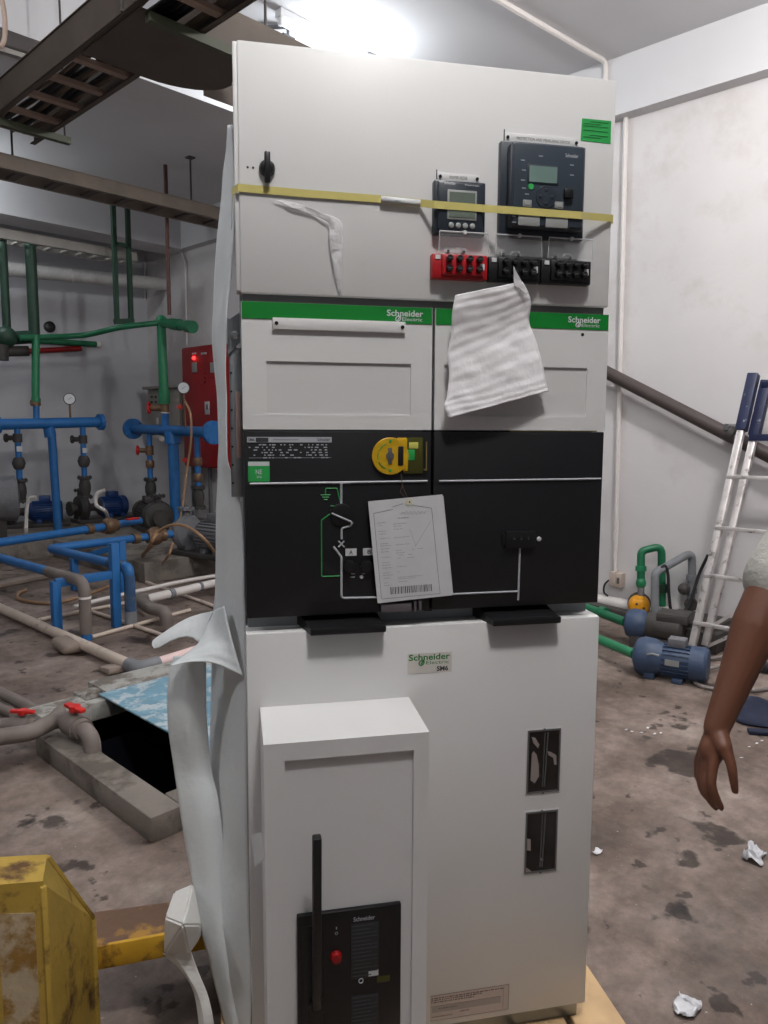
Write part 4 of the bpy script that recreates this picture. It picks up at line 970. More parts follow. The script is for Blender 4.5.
t, I = root('pump_strainer', dn(PYp(2, 500, 9.2), .2), 'round grey tank end cut by the left edge of the picture', 'tank')
part('drum', M_IRONG, t, I, lambda b: b.lathe(PYp(-6, 499, 8.9), (1, -.25, 0), [(0, .1), (.02, .24), (.22, .26), (.24, .2)], 26)); part('foot', M_IRON, t, I, lambda b: b.beam(dn(PYp(-6, 499, 8.9), .2), PYp(-6, 499, 8.9), .14, .2, .01))
thing('floor_beam', M_IRON, 'dark low steel channel on the floor in front of the far left pump', 'steel channel', lambda b: b.beam(PZ(-30, 534, .05), PZ(40, 541, .05), .10, .09, .006))

# manifolds, risers, gauges
Y1 = 9.0
def manifold(label, p0, p1, r, fr):
    t, I = root('pipe_manifold', p0.lerp(p1, .5), label, 'manifold'); ax = p1-p0
    part('header', M_BLUE, t, I, lambda b: b.cyl(p0, p1, r)); part('end_flange', M_BLUE, t, I, lambda b: flange(b, p1, ax, fr, .05)); part('end_flange', M_BLUE, t, I, lambda b: flange(b, p0, ax, fr, .05))
    return t, I
m1, I1 = manifold('blue header pipe at the left with a round flange at its right end', PYp(-3, 424.5, Y1), PYp(100.5, 422, Y1), .062, .10)
m2, I2 = manifold('blue header pipe in front of the red panel with a large near flange', PXp(133, 428.8, 4.8), PXp(213, 432.5, 4.8), .062, .135)
part('standpipe', M_BLUE, m1, I1, lambda b: (b.pipe([PYp(49.5, 424, Y1), PYp(52, 440, Y1), dn(PYp(57, 500, Y1), .2)], .048), b.cyl(PYp(49, 428, Y1), PYp(50.5, 437, Y1), .066)))
s2 = PXp(174, 440, 4.8)
part('standpipe', M_BLUE, m2, I2, lambda b: (b.cyl(PXp(172.5, 431, 4.8), dn(s2, .2), .066), b.cyl(PXp(172, 432, 4.8), PXp(173, 444, 4.8), .095)))
def riser(label, T, B, m, items):
    t, I = root('riser_pipe', B, label, 'pipe')
    part('pipe_run', m, t, I, lambda b: b.cyl(B, T, .034))
    for f, kind in items:
        p = B.lerp(T, f); up = Vector((0, 0, 1))
        if kind == 'gate': part('gate_valve', M_BRASS, t, I, lambda b: (b.cyl(p-up*.06, p+up*.06, .05), b.cyl(p, p+_side*.12, .03))); part('handwheel', M_REDV, t, I, lambda b: (b.tube([p+_side*.15+(_s2*math.cos(a)+up*math.sin(a))*.055 for a in [k*PI/8 for k in range(17)]], .010, 8, caps=False), b.beam(p+_side*.15-up*.05, p+_side*.15+up*.05, .014, .014), b.cyl(p+_side*.10, p+_side*.16, .014)), 'red handwheel')
        if kind == 'dark': part('gate_valve', M_IRON, t, I, lambda b: (b.cyl(p-up*.05, p+up*.05, .05), b.cyl(p, p+_side*.13, .03), b.lathe(p+_side*.12, _side, [(0, .05), (.02, .05)], 16)))
        if kind == 'union': part('union', M_IRON, t, I, lambda b: b.lathe(p-up*.07, up, [(0, .045), (.02, .06), (.07, .075), (.12, .06), (.14, .045)], 18))
        if kind == 'brass': part('union', M_BRASS, t, I, lambda b: b.lathe(p-up*.05, up, [(0, .045), (.02, .055), (.08, .055), (.10, .045)], 18))
        if kind == 'check': part('check_valve', M_IRON, t, I, lambda b: (flange(b, p+up*.12, up, .085, .03), flange(b, p-up*.12, up, .085, .03), b.lathe(p-up*.11, up, [(0, .05), (.08, .07), (.14, .07), (.22, .05)], 18)))
        if kind == 'label': part('white_label', M_WHT, t, I, lambda b: b.box(p.x-.03, p.x+.03, p.y-.045, p.y-.036, p.z-.03, p.z+.03))
    return t
_side = Vector((-.72, .69, 0)); _s2 = Vector((.69, .72, 0))
def vert(T, zb): return Vector((T.x, T.y, zb))
T = PYp(17, 427, Y1); riser('blue riser under the left header, nearer the picture edge', T, vert(T, .65), M_BLUE, [(.85, 'dark'), (.70, 'label'), (.50, 'union'), (.12, 'check')])
T = PYp(82.5, 427, Y1); riser('blue riser under the left header, nearer its right flange', T, vert(T, .65), M_BLUE, [(.82, 'dark'), (.66, 'label'), (.50, 'union'), (.12, 'check')])
T = PXp(149, 433, 4.8); riser('riser with a red handwheel under the left end of the right header', T, vert(T, .62), M_BLUE, [(.72, 'gate'), (.50, 'brass'), (.10, 'check')])
T = PXp(197, 436, 4.8); T.y += 0; riser('riser with copper fitting in front of the red panel', T, vert(T, .60), M_BLUE, [(.62, 'brass'), (.38, 'brass'), (.08, 'check')])
def gauge(label, c, r, stem_to, valves=()):
    t, I = root('pressure_gauge', stem_to, label, 'gauge'); f = (EYE-c); f.z = 0; f.normalize()
    part('stem', M_BRASS, t, I, lambda b: b.cyl(stem_to, c-Vector((0, 0, r*.9)), .012))
    cs = part('case', M_BLKP, t, I, lambda b: b.lathe(c-f*.03, f, [(0, r*.9), (.005, r*1.12), (.05, r*1.12), (.055, r)], 28))
    part('dial', M_GLASSW, cs, I, lambda b: b.lathe(c+f*.02, f, [(0, r*.98), (.008, r*.98)], 28)); s = Vector((-f.y, f.x, 0))
    part('needle', M_BLKP, cs, I, lambda b: b.beam(c+f*.032-s*r*.3-Vector((0, 0, r*.2)), c+f*.032+s*r*.5+Vector((0, 0, r*.35)), .006, .003))
    for k, p in enumerate(valves): part('cock', M_REDV, t, I, lambda b: (b.lathe(p, f, [(0, .03), (.03, .03)], 14), b.beam(p-s*.04+f*.03, p+s*.04+f*.03, .02, .012)))
gauge('round white gauge on the left blue header', PYp(69.5, 399, Y1), .062, PYp(70.5, 419, Y1))
gauge('bright white gauge in front of the red panel', PXp(183.5, 388, 4.75), .064, PXp(185.5, 428, 4.75), [PXp(180, 407, 4.75), PXp(185, 460, 4.75)])
# green pipes
_G = dict(); gz = PYp(36, 338, Y1); gq = PXp(161.5, 322.5, 4.8)
t, I = root('green_water_pipe', gz, 'long green pipe joining the two blue headers above the gauges', 'pipe')
part('pipe_run', M_GRNP, t, I, lambda b: b.tube(spline([PYp(20, 338, Y1), PYp(50, 337, Y1), PYp(85, 335, 9.0), PXp(120, 327.5, 4.35), gq], 6), .034))
part('left_drop', M_GRNL, t, I, lambda b: (b.cyl(gz+Vector((0, 0, .03)), PYp(35.5, 398, Y1), .044), b.cyl(PYp(36, 398, Y1), PYp(36, 402, Y1), .052)))
part('left_tail', M_BLUE, t, I, lambda b: b.cyl(PYp(36, 400, Y1), PYp(36.5, 421, Y1), .036)); part('left_valve', M_BRASS, t, I, lambda b: (b.cyl(PYp(36, 400, Y1), PYp(36, 406, Y1), .042), b.lathe(PYp(31, 403, Y1), (1, 0, 0), [(0, .035), (.10, .035)], 14)))
part('right_drop', M_GRNL, t, I, lambda b: (b.cyl(PXp(161, 318, 4.8), PXp(164.3, 403, 4.8), .054, .058), b.ball(gq+Vector((0, 0, .02)), .068), b.cyl(PXp(164, 390, 4.8), PXp(164.4, 404, 4.8), .07)))
part('tee_stub', M_GRNP, t, I, lambda b: (b.cyl(gq, PXp(191, 326.5, 4.75), .056), b.cyl(PXp(172, 324, 4.79), PXp(180, 325, 4.77), .068), b.cyl(PXp(187, 326.3, 4.75), PXp(193, 327, 4.74), .070)))
v = PXp(164.5, 408, 4.8); part('gate_valve', M_BRASS, t, I, lambda b: (b.cyl(v+Vector((0, 0, .06)), v-Vector((0, 0, .06)), .055), b.cyl(v, v+_side*.16, .04))); part('blue_tail', M_BLUE, t, I, lambda b: b.cyl(PXp(165, 412, 4.8), PXp(165, 431, 4.8), .046)); part('pipe_collar', M_WPIPE, t, I, lambda b: (b.cyl(PXp(164.3, 403, 4.8), PXp(164.4, 404.5, 4.8), .06), b.cyl(PXp(165, 412, 4.8), PXp(165, 413.2, 4.8), .055)))
part('handwheel', M_REDV, t, I, lambda b: (b.tube([v+_side*.19+(_s2*math.cos(a)+Vector((0, 0, 1))*math.sin(a))*.065 for a in [k*PI/8 for k in range(17)]], .012, 8, caps=False), b.cyl(v+_side*.14, v+_side*.20, .018), b.beam(v+_side*.19-_s2*.06, v+_side*.19+_s2*.06, .016, .016)), 'red handwheel')
def vpipe(label, px, py, Y, ztop, r, m, name='green_water_pipe'):
    p = PYp(px, py, Y); return thing(name, m, label, 'pipe', lambda b: b.cyl(p, Vector((p.x, p.y, ztop)), r))
vpipe('thick dark green pipe dropping from the far tray', 34.5, 335, 9.15, 3.60, .062, M_GRND)
vpipe('thinner dark green pipe dropping at the left edge', 7, 332, 9.15, 3.60, .046, M_GRND)
t, I = root('green_branch', PYp(4, 340, 9.25), 'cluster of dark green tees and valves at the left edge', 'pipe fittings')
part('tee', M_GRND, t, I, lambda b: (b.cyl(PYp(-20, 340, 9.15), PYp(30, 337, 9.15), .075), b.ball(PYp(6, 337, 9.1), .12))); part('valve_body', M_IRON, t, I, lambda b: (b.cyl(PYp(-20, 352, 9.2), PYp(28, 351, 9.2), .06), b.cyl(PYp(0, 345, 9.1), PYp(0, 360, 9.1), .09)))
t, I = root('green_water_pipe', PYp(60, 342.3, 10.558), 'short green pipe with a white end below the long green one', 'pipe')
part('pipe_run', M_GRNP, t, I, lambda b: b.cyl(PYp(30, 340, 10.558), PYp(98, 344.5, 10.558), .040)); part('white_end', M_WPIPE, t, I, lambda b: b.cyl(PYp(96, 344.3, 10.557), PYp(100, 344.6, 10.557), .0425))
thing('red_pipe', M_REDD, 'short dull red pipe by the back wall', 'pipe', lambda b: b.cyl(PYp(14, 352, 10.562), PYp(81, 348.5, 10.562), .036))
thing('insulated_pipe', M_INSUL, 'thick white lagged pipe crossing the back wall', 'pipe', lambda b: (b.cyl(PYp(-60, 262.5, 10.0), PYp(171, 285, 10.0), .088), [b.cyl(PYp(x, 262.5+(x+60)*.0974, 10.0), PYp(x+1.2, 262.6+(x+60)*.0974, 10.0), .094) for x in (8, 70)]))
thing('wall_vent', M_BLKP, 'small round black vent on the back wall', 'vent', lambda b: b.lathe(PYp(49, 327, YA-.001), (0, -1, 0), [(0, .075), (.04, .075), (.05, .05)], 24))
# trapeze hanger
ph = PYp(117, 322, 8.75); ph2 = PYp(131, 320.5, 8.75); b = MB()
t, I = root('pipe_hanger', ph, 'dark green steel trapeze hanger holding the long green pipe', 'hanger')
part('upright', M_GRND, t, I, lambda b: b.beam(ph, (ph.x, ph.y, ZC), .05, .05)); part('upright', M_GRND, t, I, lambda b: b.beam(ph2, (ph2.x, ph2.y, ZC), .05, .05)); part('lower_bar', M_GRND, t, I, lambda b: b.beam(ph-Vector((.03, 0, .0)), ph2+Vector((.03, 0, 0)), .06, .06)); part('cross_tie', M_GRND, t, I, lambda b: b.beam((ph.x, ph.y, PYp(117, 244, 8.75).z), (ph2.x, ph2.y, PYp(117, 244, 8.75).z), .05, .04))
# brown drop pipe, ceiling rods, conduits
thing('drop_pipe', mat('rust_brown_pipe', (92, 60, 54), .6, var=.12), 'thin brown pipe hanging from the ceiling by the green tee', 'pipe', lambda b: b.cyl((4.49, 7.71, ZC), (4.49, 7.71, PD(168, 316, 8.5).z), .022))
def rod(label, x, y, z0): thing('threaded_rod', M_IRON, label, 'rod', lambda b: (b.cyl((x, y, z0), (x, y, ZC), .010, n=8), b.box(x-.04, x+.04, y-.04, y+.04, ZC-.012, ZC)))
rod('thin threaded ceiling rod near the right end of the brown cable tray', 4.55, 7.3, 3.80)
r0 = PZ(4, 120, ZC); rod('thin threaded ceiling rod at the left end of the brown cable tray', 2.72, 7.3, 3.80)
def conduit(label, pts, r=.012, m=M_WPIPE): thing('white_conduit', m, label, 'conduit', lambda b: b.pipe(pts, r, .06, 8))
conduit('thin white conduit stepping down the wall left of the brown pipe', [PXp(x, y, 5.76) for x, y in ((142, 200), (142.5, 231), (165, 237), (181, 251), (185, 262), (187, 345))], .011)
conduit('thin white conduit beside the far tray end, above the lagged pipe', [PXp(x, y, 5.76) for x, y in ((128, 254), (140, 250), (145, 262), (145, 300))], .011)

# ------------------------------------------------------------------ cable trays
def tray(label, p0, p1, w, h, mr, mrung, rungs, rw=.04, cables=0, name='cable_tray'):
    """ladder tray from p0 to p1 (underside level), w wide to the left of its run"""
    p0, p1 = Vector(p0), Vector(p1); d = (p1-p0).normalized(); s = Vector((0, 0, 1)).cross(d); up = Vector((0, 0, 1))
    t, I = root(name, p0, label, 'cable tray')
    for q in (Vector((0, 0, 0)), s*w):
        part('side_rail', mr, t, I, lambda b: (b.beam(p0+q+up*h/2, p1+q+up*h/2, .006, h), b.beam(p0+q+up*.004+(s*.012 if q.length < .01 else -s*.012), p1+q+up*.004+(s*.012 if q.length < .01 else -s*.012), .03, .006), b.beam(p0+q+up*h, p1+q+up*h, .02, .006)))
    L = (p1-p0).length
    for k in range(rungs):
        c = p0+d*(L*(k+.5)/rungs)+up*.02; part('rung', mrung, t, I, lambda b: b.beam(c, c+s*w, rw, .025))
    for k in range(cables):
        o = s*(w*(.12+.76*(k+.5)/cables)); part('cable', M_CABLE if k % 3 else M_CABG, t, I, lambda b: b.tube(spline([p0+o+up*(.055+.01*(k % 2))+d*(L*j/8)+s*random.uniform(-.03, .03)+up*random.uniform(-.004, .012) for j in range(9)], 4), random.choice((.010, .014, .018)), 8))
    return t, I
a = PZ(-40, 161, 3.75); c_ = PZ(222, 215, 3.75)
tray('long brown cable tray below the ceiling, hung on rods', (1.9, 7.20, 3.75), (5.74, 7.20, 3.75), .34, .13, M_TRAY, M_TRAYD, 11, .07)
p = PYp(-60, 240, 9.0); tray('pale metal cable tray near the back wall', (PYp(-60, 240, 9.0).x, 9.0, 3.56), (PYp(137, 254, 9.0).x, 9.0, 3.56), .26, .11, M_TRAYL, M_TRAYL, 12, .05)
# near tray overhead: runs along Y at 3.3 m, with a cover plate and a cross branch
ZT = 3.3
tn, In = tray('nearest overhead cable tray full of cables, crossing the upper left corner', (2.06, 1.7, ZT), (2.06, 5.15, ZT), .34, .17, M_TRAYD, M_RUNG, 12, .045, 8)
cor = [(2.06+.36*math.sin(k*PI/16)+.02, 3.52+.23*math.cos(k*PI/16), ZT-.006) for k in range(9)]
part('cover_plate', M_TRAYD, tn, In, lambda b: b.prism([(1.74, 3.16, ZT-.006), (1.74, 3.74, ZT-.006), (2.06, 3.75, ZT-.006)]+cor[1:]+[(2.44, 3.16, ZT-.006)], (0, 0, .004)))
part('branch_rail', M_TRAYD, tn, In, lambda b: b.beam((2.06, 3.16, ZT+.08), (2.75, 3.16, ZT+.08), .006, .17)); part('branch_rail', M_TRAYD, tn, In, lambda b: b.beam((2.40, 3.70, ZT+.05), (2.75, 3.70, ZT+.05), .006, .12))
for yy in (3.17, 4.85, 2.2):
    x1_ = 2.45 if yy == 3.17 else 2.16
    part('support_channel', M_OLV, tn, In, lambda b: b.beam((1.78 if yy == 3.17 else 1.62, yy, ZT-.026), (x1_, yy, ZT-.026), .041, .04))
    for xx in (1.66, x1_-.03): part('hanger_rod', M_IRON, tn, In, lambda b: b.cyl((xx, yy, ZT-.05), (xx, yy, ZC), .007, n=8))
thing('cable_tray', M_TRAYL, 'pale conduit strip crossing behind the nearest tray at the upper left', 'conduit', lambda b: b.beam(PZ(-60, 31, 3.9), PZ(36, 61, 3.9), .05, .03)).name = 'ceiling_conduit'
thing('cable_loop', mat('beige_cable', (176, 154, 140), .5), 'beige cable loop hanging at the top left corner', 'cable', lambda b: b.tube(spline([PD(-6, -30, 2.9), PD(3, 5, 2.9), PD(5, 30, 2.9), PD(2, 45, 2.9), PD(-8, 48, 2.9)], 8), .009))

# red pump control panel and the cream junction box on the right wall
XW = XB
def wallbox(name, label, cat, px0, px1, ytop, ybot, dep, m, pan=None):
    a = PXp(px0, ytop, XW-dep); c_ = PXp(px1, ybot, XW-dep)
    y0, y1 = min(a.y, c_.y), max(a.y, c_.y); z0, z1 = c_.z, a.z
    t, I = root(name, (XW, (y0+y1)/2, z0), label, cat)
    part('enclosure', m, t, I, lambda b: b.box(XW-dep+.02, XW, y0, y1, z0, z1, .008)); dd = part('panel_door', m, t, I, lambda b: b.box(XW-dep, XW-dep+.018, y0+.015, y1-.015, z0+.015, z1-.015, .006))
    return t, I, dd, y0, y1, z0, z1
t, I, dd, y0, y1, z0, z1 = wallbox('control_panel', 'tall red control panel with a lit red lamp on the wall behind the foam', 'control panel', 181, 222, 348, 469, .25, M_REDP)
X = XW-.25
def pc(px, py): return PXp(px, py, X)
def onpan(name, m, px, py, w, h, d=.012, par=dd): 
    p = pc(px, py); return part(name, m, par, I, lambda b: b.box(X-d, X+.002, p.y-w/2, p.y+w/2, p.z-h/2, p.z+h/2, .002))
p = pc(194.5, 358); part('indicator_lamp', M_LIT, dd, I, lambda b: b.lathe(p, (-1, 0, 0), [(0, .024), (.02, .024), (.03, .015)], 18), 'lit red lamp')
p = pc(204, 354); onpan('white_label', M_WHT, 204, 353.5, .12, .025); onpan('white_label', M_WHT, 194.5, 353.5, .09, .02)
for px in (195, 213.5): onpan('meter_window', M_GREYB, px, 367.5, .10, .13, .02)
onpan('warning_plate', M_PAPER, 207.5, 408, .10, .17); onpan('warning_plate_print', M_TXT, 207.8, 407, .03, .07, .014)
for px, py in ((205, 373.5), (205, 378), (205, 382), (213, 378)):
    q = pc(px, py); part('push_button', M_REDD, dd, I, lambda b: b.lathe(q, (-1, 0, 0), [(0, .018), (.015, .016)], 14))
for k, px in enumerate((193, 210)):
    q = PXp(px, 469, XW-.12); part('panel_leg', M_IRONG, t, I, lambda b: b.box(q.x-.02, q.x+.02, q.y-.02, q.y+.02, .2, z0+.01))
t, I, dd, y0, y1, z0, z1 = wallbox('junction_box', 'cream wall enclosure behind the blue header and green pipe', 'electrical box', 147, 181, 389, 436, .22, mat('cream_enclosure', (158, 152, 144), .5, var=.05))
part('rain_hood', MATS['cream_enclosure'], t, I, lambda b: b.box(XW-.28, XW, y0-.03, y1+.03, z1-.01, z1+.03, .004))
X = XW-.22
for px, py in ((152, 397), (156, 397), (160, 397), (152, 402), (156, 402)): onpan('indicator_lamp', M_BLKP, px, py, .03, .03, par=dd)
onpan('white_label', M_WHT, 157.5, 421, .05, .10, par=dd)
thing('wall_bracket', M_WPIPE, 'white pipe stub under the cream wall enclosure', 'pipe stub', lambda b: b.cyl(PXp(154, 435, 5.7), PXp(162, 439, 5.55), .04))

# hoses among the pumps
thing('tan_hose', M_HOSE, 'tan rubber hose hanging from the bright gauge and looping over the floor', 'hose', lambda b: b.tube(spline([PXp(185.5, 402, 4.74), PXp(190.5, 415, 4.7), PXp(191, 440, 4.7), PXp(187, 470, 4.7), PXp(181, 515, 4.5), PZ(176, 526, .48), PZ(150, 548, .30), PZ(132, 563, .05), PZ(115, 583, .016), PZ(60, 602, .016), PZ(22, 600, .016), PZ(18, 594, .016), PZ(26, 590, .016)], 8), .014, 8))
thing('tan_hose', M_HOSE, 'tan rubber hose arching from the grey pump down to the floor by the plinth', 'hose', lambda b: b.tube(spline([PZ(219, 558, .22), PD(205, 540, 6.6), PD(188, 527, 6.7), PD(172, 525, 6.8), PD(158, 532, 6.9), PD(150, 545, 6.9), PZ(136, 565, .016)], 8), .014, 8))
thing('tan_hose', M_HOSE, 'short tan hose curving under the brass valve of the blue pipe', 'hose', lambda b: b.tube(spline([PD(173, 543, 7.0), PD(168, 556, 6.9), PZ(158, 566, .1), PZ(136, 573, .016)], 8), .013, 8))
thing('pump_cable', M_WPIPE, 'pale flexible conduit dropping from the far left blue motor to the floor', 'cable', lambda b: b.tube(spline([PD(36, 497, 8.6), PD(29, 499, 8.6), PD(26.5, 512, 8.6), PD(26, 530, 8.4), PZ(25, 549, .02)], 8), .022, 8))
thing('pump_cable', M_WPIPE, 'pale flexible conduit bending down from the middle blue motor', 'cable', lambda b: b.tube(spline([PD(105, 490, 9.0), PD(97, 494, 9.0), PD(96.5, 505, 9.0), PD(106, 512, 9.0), PZ(109, 526, .2)], 8), .022, 8))

# ------------------------------------------------------------------ right wall: conduits, drain pipe, outlet, skirting pipe
conduit('white conduit running down the right wall to the beige outlet', [PXp(617, 111, 5.77), PXp(626, 115, 5.77), PXp(615, 577, 5.77)], .020)
Xc = PXp(613, 63, 5.66); conduit('white conduit running along the ceiling to the right wall beam', [PZ(478, -12, ZC-.013), PZ(580, 47.5, ZC-.013), Vector((XB-.145, PZ(610, 63, ZC).y, ZC-.013)), Vector((XB-.145, PZ(610, 63, ZC).y, ZB+.02)), Vector((XB-.145, PZ(610, 63, ZC).y+.3, ZB-.013))], .020)
conduit('grey ceiling conduit slanting above the switchgear top', [PZ(282, 22, ZC-.013), PZ(420, 74, ZC-.013)], .022, M_GPVC)
t, I = root('cable_bracket', PZ(288, 30, ZC), 'small grey bracket hanging from the ceiling near the lamp', 'bracket')
part('stem', M_IRONG, t, I, lambda b: b.cyl(PZ(288, 28, ZC), PZ(288, 28, ZC)-Vector((0, 0, .10)), .012)); part('clamp', M_IRONG, t, I, lambda b: b.cyl(PZ(288, 28, ZC)-Vector((.05, 0, .07)), PZ(288, 28, ZC)-Vector((-.05, 0, .07)), .022))
part('arm', M_IRONG, t, I, lambda b: b.cyl(PZ(288, 27, ZC-.02), PZ(232, 27, ZC-.02), .014))
t, I = root('wall_outlet', PXp(618, 590, 5.78), 'beige socket box with a small loose cable at the foot of the white conduit', 'outlet')
part('box', M_OUTLET, t, I, lambda b: b.box(5.72, 5.80, PXp(622, 586, 5.74).y, PXp(612, 586, 5.74).y, PXp(617, 587, 5.74).z, PXp(617, 573, 5.74).z, .006)); part('side_plug', M_OUTLET, t, I, lambda b: b.box(5.70, 5.80, PXp(616, 584, 5.74).y, PXp(610.5, 584, 5.74).y, PXp(612, 585, 5.74).z, PXp(612, 571, 5.74).z, .01))
part('socket_face', M_GASKET, t, I, lambda b: b.box(5.716, 5.72, PXp(620.5, 580, 5.74).y, PXp(618, 580, 5.74).y, PXp(617, 583, 5.74).z, PXp(617, 577, 5.74).z))
part('loose_cable', M_CABLE, t, I, lambda b: b.tube(spline([PXp(612, 578, 5.74), PXp(605, 584, 5.72), PXp(604, 592, 5.70), PXp(608, 596, 5.70)], 8), .008, 8))
thing('skirting_pipe', M_WPIPE, 'cream plastic pipe lying along the foot of the right wall', 'pipe', lambda b: b.cyl(PXp(586, 598, 5.72), PXp(775, 633, 5.72), .050))
thing('floor_duct', M_IRON, 'dark low cable duct on the floor in front of the skirting pipe', 'duct', lambda b: b.beam(PZ(560, 598, .03), PZ(790, 655, .03), .10, .06, .01), wob=(.004, 6))
t, I = root('drain_pipe', PXp(690, 417, 5.7), 'dark slanting drain pipe fixed to the right wall behind the ladder', 'pipe')
part('pipe_run', M_DRAIN, t, I, lambda b: b.cyl(PXp(570, 353.5, 5.66), PXp(800, 471.4, 5.66), .050)); part('pipe_clamp', M_IRON, t, I, lambda b: b.cyl(PXp(728.5, 432.5, 5.66), PXp(734.5, 436, 5.66), .057)); part('clamp_bolt', M_STEEL, t, I, lambda b: b.box(5.60, 5.79, PXp(731, 430, 5.7).y-.015, PXp(731, 430, 5.7).y+.015, PXp(731, 430, 5.7).z, PXp(731, 428, 5.7).z+.03))

# ladder folded against the right wall
t, I = root('step_ladder', PZ(700, 656, 0), 'scuffed aluminium ladder with a navy blue painted top leaning at the right wall', 'ladder')
wv = Vector((0, -.46, 0))
B1_, T1_ = PZ(690, 657, 0), PXp(754, 374, 5.42); B2_, T2_ = PZ(703, 656, 0), PXp(767, 381, 5.52)
def at(B, T, f): return B.lerp(T, f)
for o, side in ((Vector((0, 0, 0)), 'left'), (wv, 'right')):
    for B_, T_ in ((B1_, T1_), (B2_, T2_)):
        q = at(B_, T_, .795); r_ = part('rail', M_ALU, t, I, lambda b: b.beam(B_+o+(T_-B_).normalized()*.06, q+o, .046, .050, .008, up=(1, 0, 0)))
        part('blue_rail_top', M_LBLUE, t, I, lambda b: b.beam(q+o, T_+o, .070, .066, .008, up=(1, 0, 0)), 'navy painted top of the rail')
        part('rubber_foot', M_BLKP, t, I, lambda b: b.beam(B_+o, B_+o+(T_-B_).normalized()*.07, .045, .07, .006, up=(1, 0, 0)))
for py in (475, 526, 573.5, 621):
    f = (657-py)/(657-374)
    lo, hi = 0, 1
    for _ in range(30):
        mid = (lo+hi)/2; q = at(B1_, T1_, mid); v = q-EYE
        d_ = v.x*math.sin(AZ)+v.y*math.cos(AZ); zz_ = d_*math.cos(PITCH)-v.z*math.sin(PITCH); yy_ = 512-FOCAL*(v.z*math.cos(PITCH)+d_*math.sin(PITCH))/zz_
        if yy_ > py: lo = mid
        else: hi = mid
    q = at(B1_, T1_, lo); part('rung', M_ALU, t, I, lambda b: b.beam(q+Vector((-.02, .02, 0)), q+wv+Vector((-.02, -.02, 0)), .030, .026, .004))
for f in (.985, .79): q = at(B2_, T2_, f); part('blue_cross_bar', M_LBLUE, t, I, lambda b: b.beam(q+Vector((-.02, .02, 0)), q+wv, .05, .045, .004), 'navy painted cross bar')
part('spreader_brace', M_ALU, t, I, lambda b: b.beam(at(B2_, T2_, .10), at(B2_, T2_, .33)+wv, .012, .02)); part('spreader_brace', M_ALU, t, I, lambda b: b.beam(at(B2_, T2_, .03), at(B2_, T2_, .14)+wv*.6, .012, .02))

# ------------------------------------------------------------------ small pumps and pipe loops by the right wall
t, I = root('water_pump', PZ(662, 676, 0), 'faded blue pump motor lying on the floor nearest the camera, fed by a green pipe', 'pump')
ax = Vector((.70, -.72, 0)).normalized(); ax = (PZ(690, 664, .10)-PZ(640, 656, .10)); ax.z = 0; ax.normalize()
c0 = PZ(634, 654, .115); up = Vector((0, 0, 1)); n_ = Vector((-ax.y, ax.x, 0))
def mot2(b):
    b.lathe(c0+ax*.17, ax, [(0, .088), (.01, .092), (.17, .092), (.18, .085)], 26)
    for k in range(22):
        a = k*2*PI/22; v = n_*math.cos(a)+up*math.sin(a); b.beam(c0+ax*.175+v*.09, c0+ax*.335+v*.09, .005, .022, up=v)
part('pump_head', M_MOTOR2, t, I, lambda b: b.lathe(c0, ax, [(0, .055), (.02, .10), (.06, .118), (.12, .115), (.16, .095), (.18, .09)], 28)); mo = part('motor', M_MOTOR2, t, I, mot2)
part('fan_cowl', M_MOTOR2, mo, I, lambda b: b.lathe(c0+ax*.33, ax, [(0, .104), (.08, .104), (.095, .09), (.097, .03)], 26)); part('rating_plate', M_GREYB, mo, I, lambda b: b.beam(c0+ax*.20-n_*.10+up*.01, c0+ax*.28-n_*.10+up*.01, .004, .035)); part('terminal_box', M_IRONG, mo, I, lambda b: b.beam(c0+ax*.20+up*.115, c0+ax*.30+up*.115, .09, .05, .006))
part('foot', M_MOTOR2, t, I, lambda b: (b.beam(c0+ax*.08-up*.095, c0+ax*.14-up*.095, .17, .04, .005), b.beam(c0+ax*.24-up*.10, c0+ax*.30-up*.10, .19, .03, .005))); part('lead_bracket', M_GREYB, mo, I, lambda b: b.tube([c0+ax*.10-n_*.11+up*.04, c0+ax*.13-n_*.12+up*.055, c0+ax*.17-n_*.12+up*.05], .006, 8))
thing('green_water_pipe', M_GRNL, 'green pipe running along the floor into the nearest faded blue pump', 'pipe', lambda b: b.cyl(PZ(560, 623, .12), c0+Vector((0, 0, .0))-ax*.0, .030))
t, I = root('water_pump', PZ(632, 640, 0), 'smaller faded blue pump behind the nearest one, partly hidden', 'pump')
c2_ = PZ(625, 622, .15); part('pump_head', M_MOTOR2, t, I, lambda b: b.lathe(c2_, ax, [(0, .05), (.02, .09), (.06, .105), (.12, .10), (.15, .08)], 26)); part('motor', M_IRON, t, I, lambda b: b.lathe(c2_+ax*.15, ax, [(0, .08), (.02, .09), (.22, .09), (.24, .07)], 24)); part('foot', M_IRON, t, I, lambda b: b.beam(c2_+ax*.05-up*.11, c2_+ax*.30-up*.11, .16, .08, .005)); part('controller_box', M_IRON, t, I, lambda b: b.beam(c2_+ax*.22+up*.08+n_*.02, c2_+ax*.42+up*.08+n_*.02, .18, .06, .006))
thing('green_water_pipe', M_GRNP, 'darker green pipe entering the smaller pump behind', 'pipe', lambda b: (b.cyl(PZ(560, 598, .16), c2_, .032), b.cyl(PZ(600, 611.5, .16), PZ(606, 613, .16), .040)))
t, I = root('pressure_controller', PZ(640, 622, 0), 'round orange yellow controller below the green pipe loop', 'controller')
oc = PD(639, 605.5, 5.85); f = EYE-oc; f.z = 0; f.normalize(); s_ = Vector((-f.y, f.x, 0))
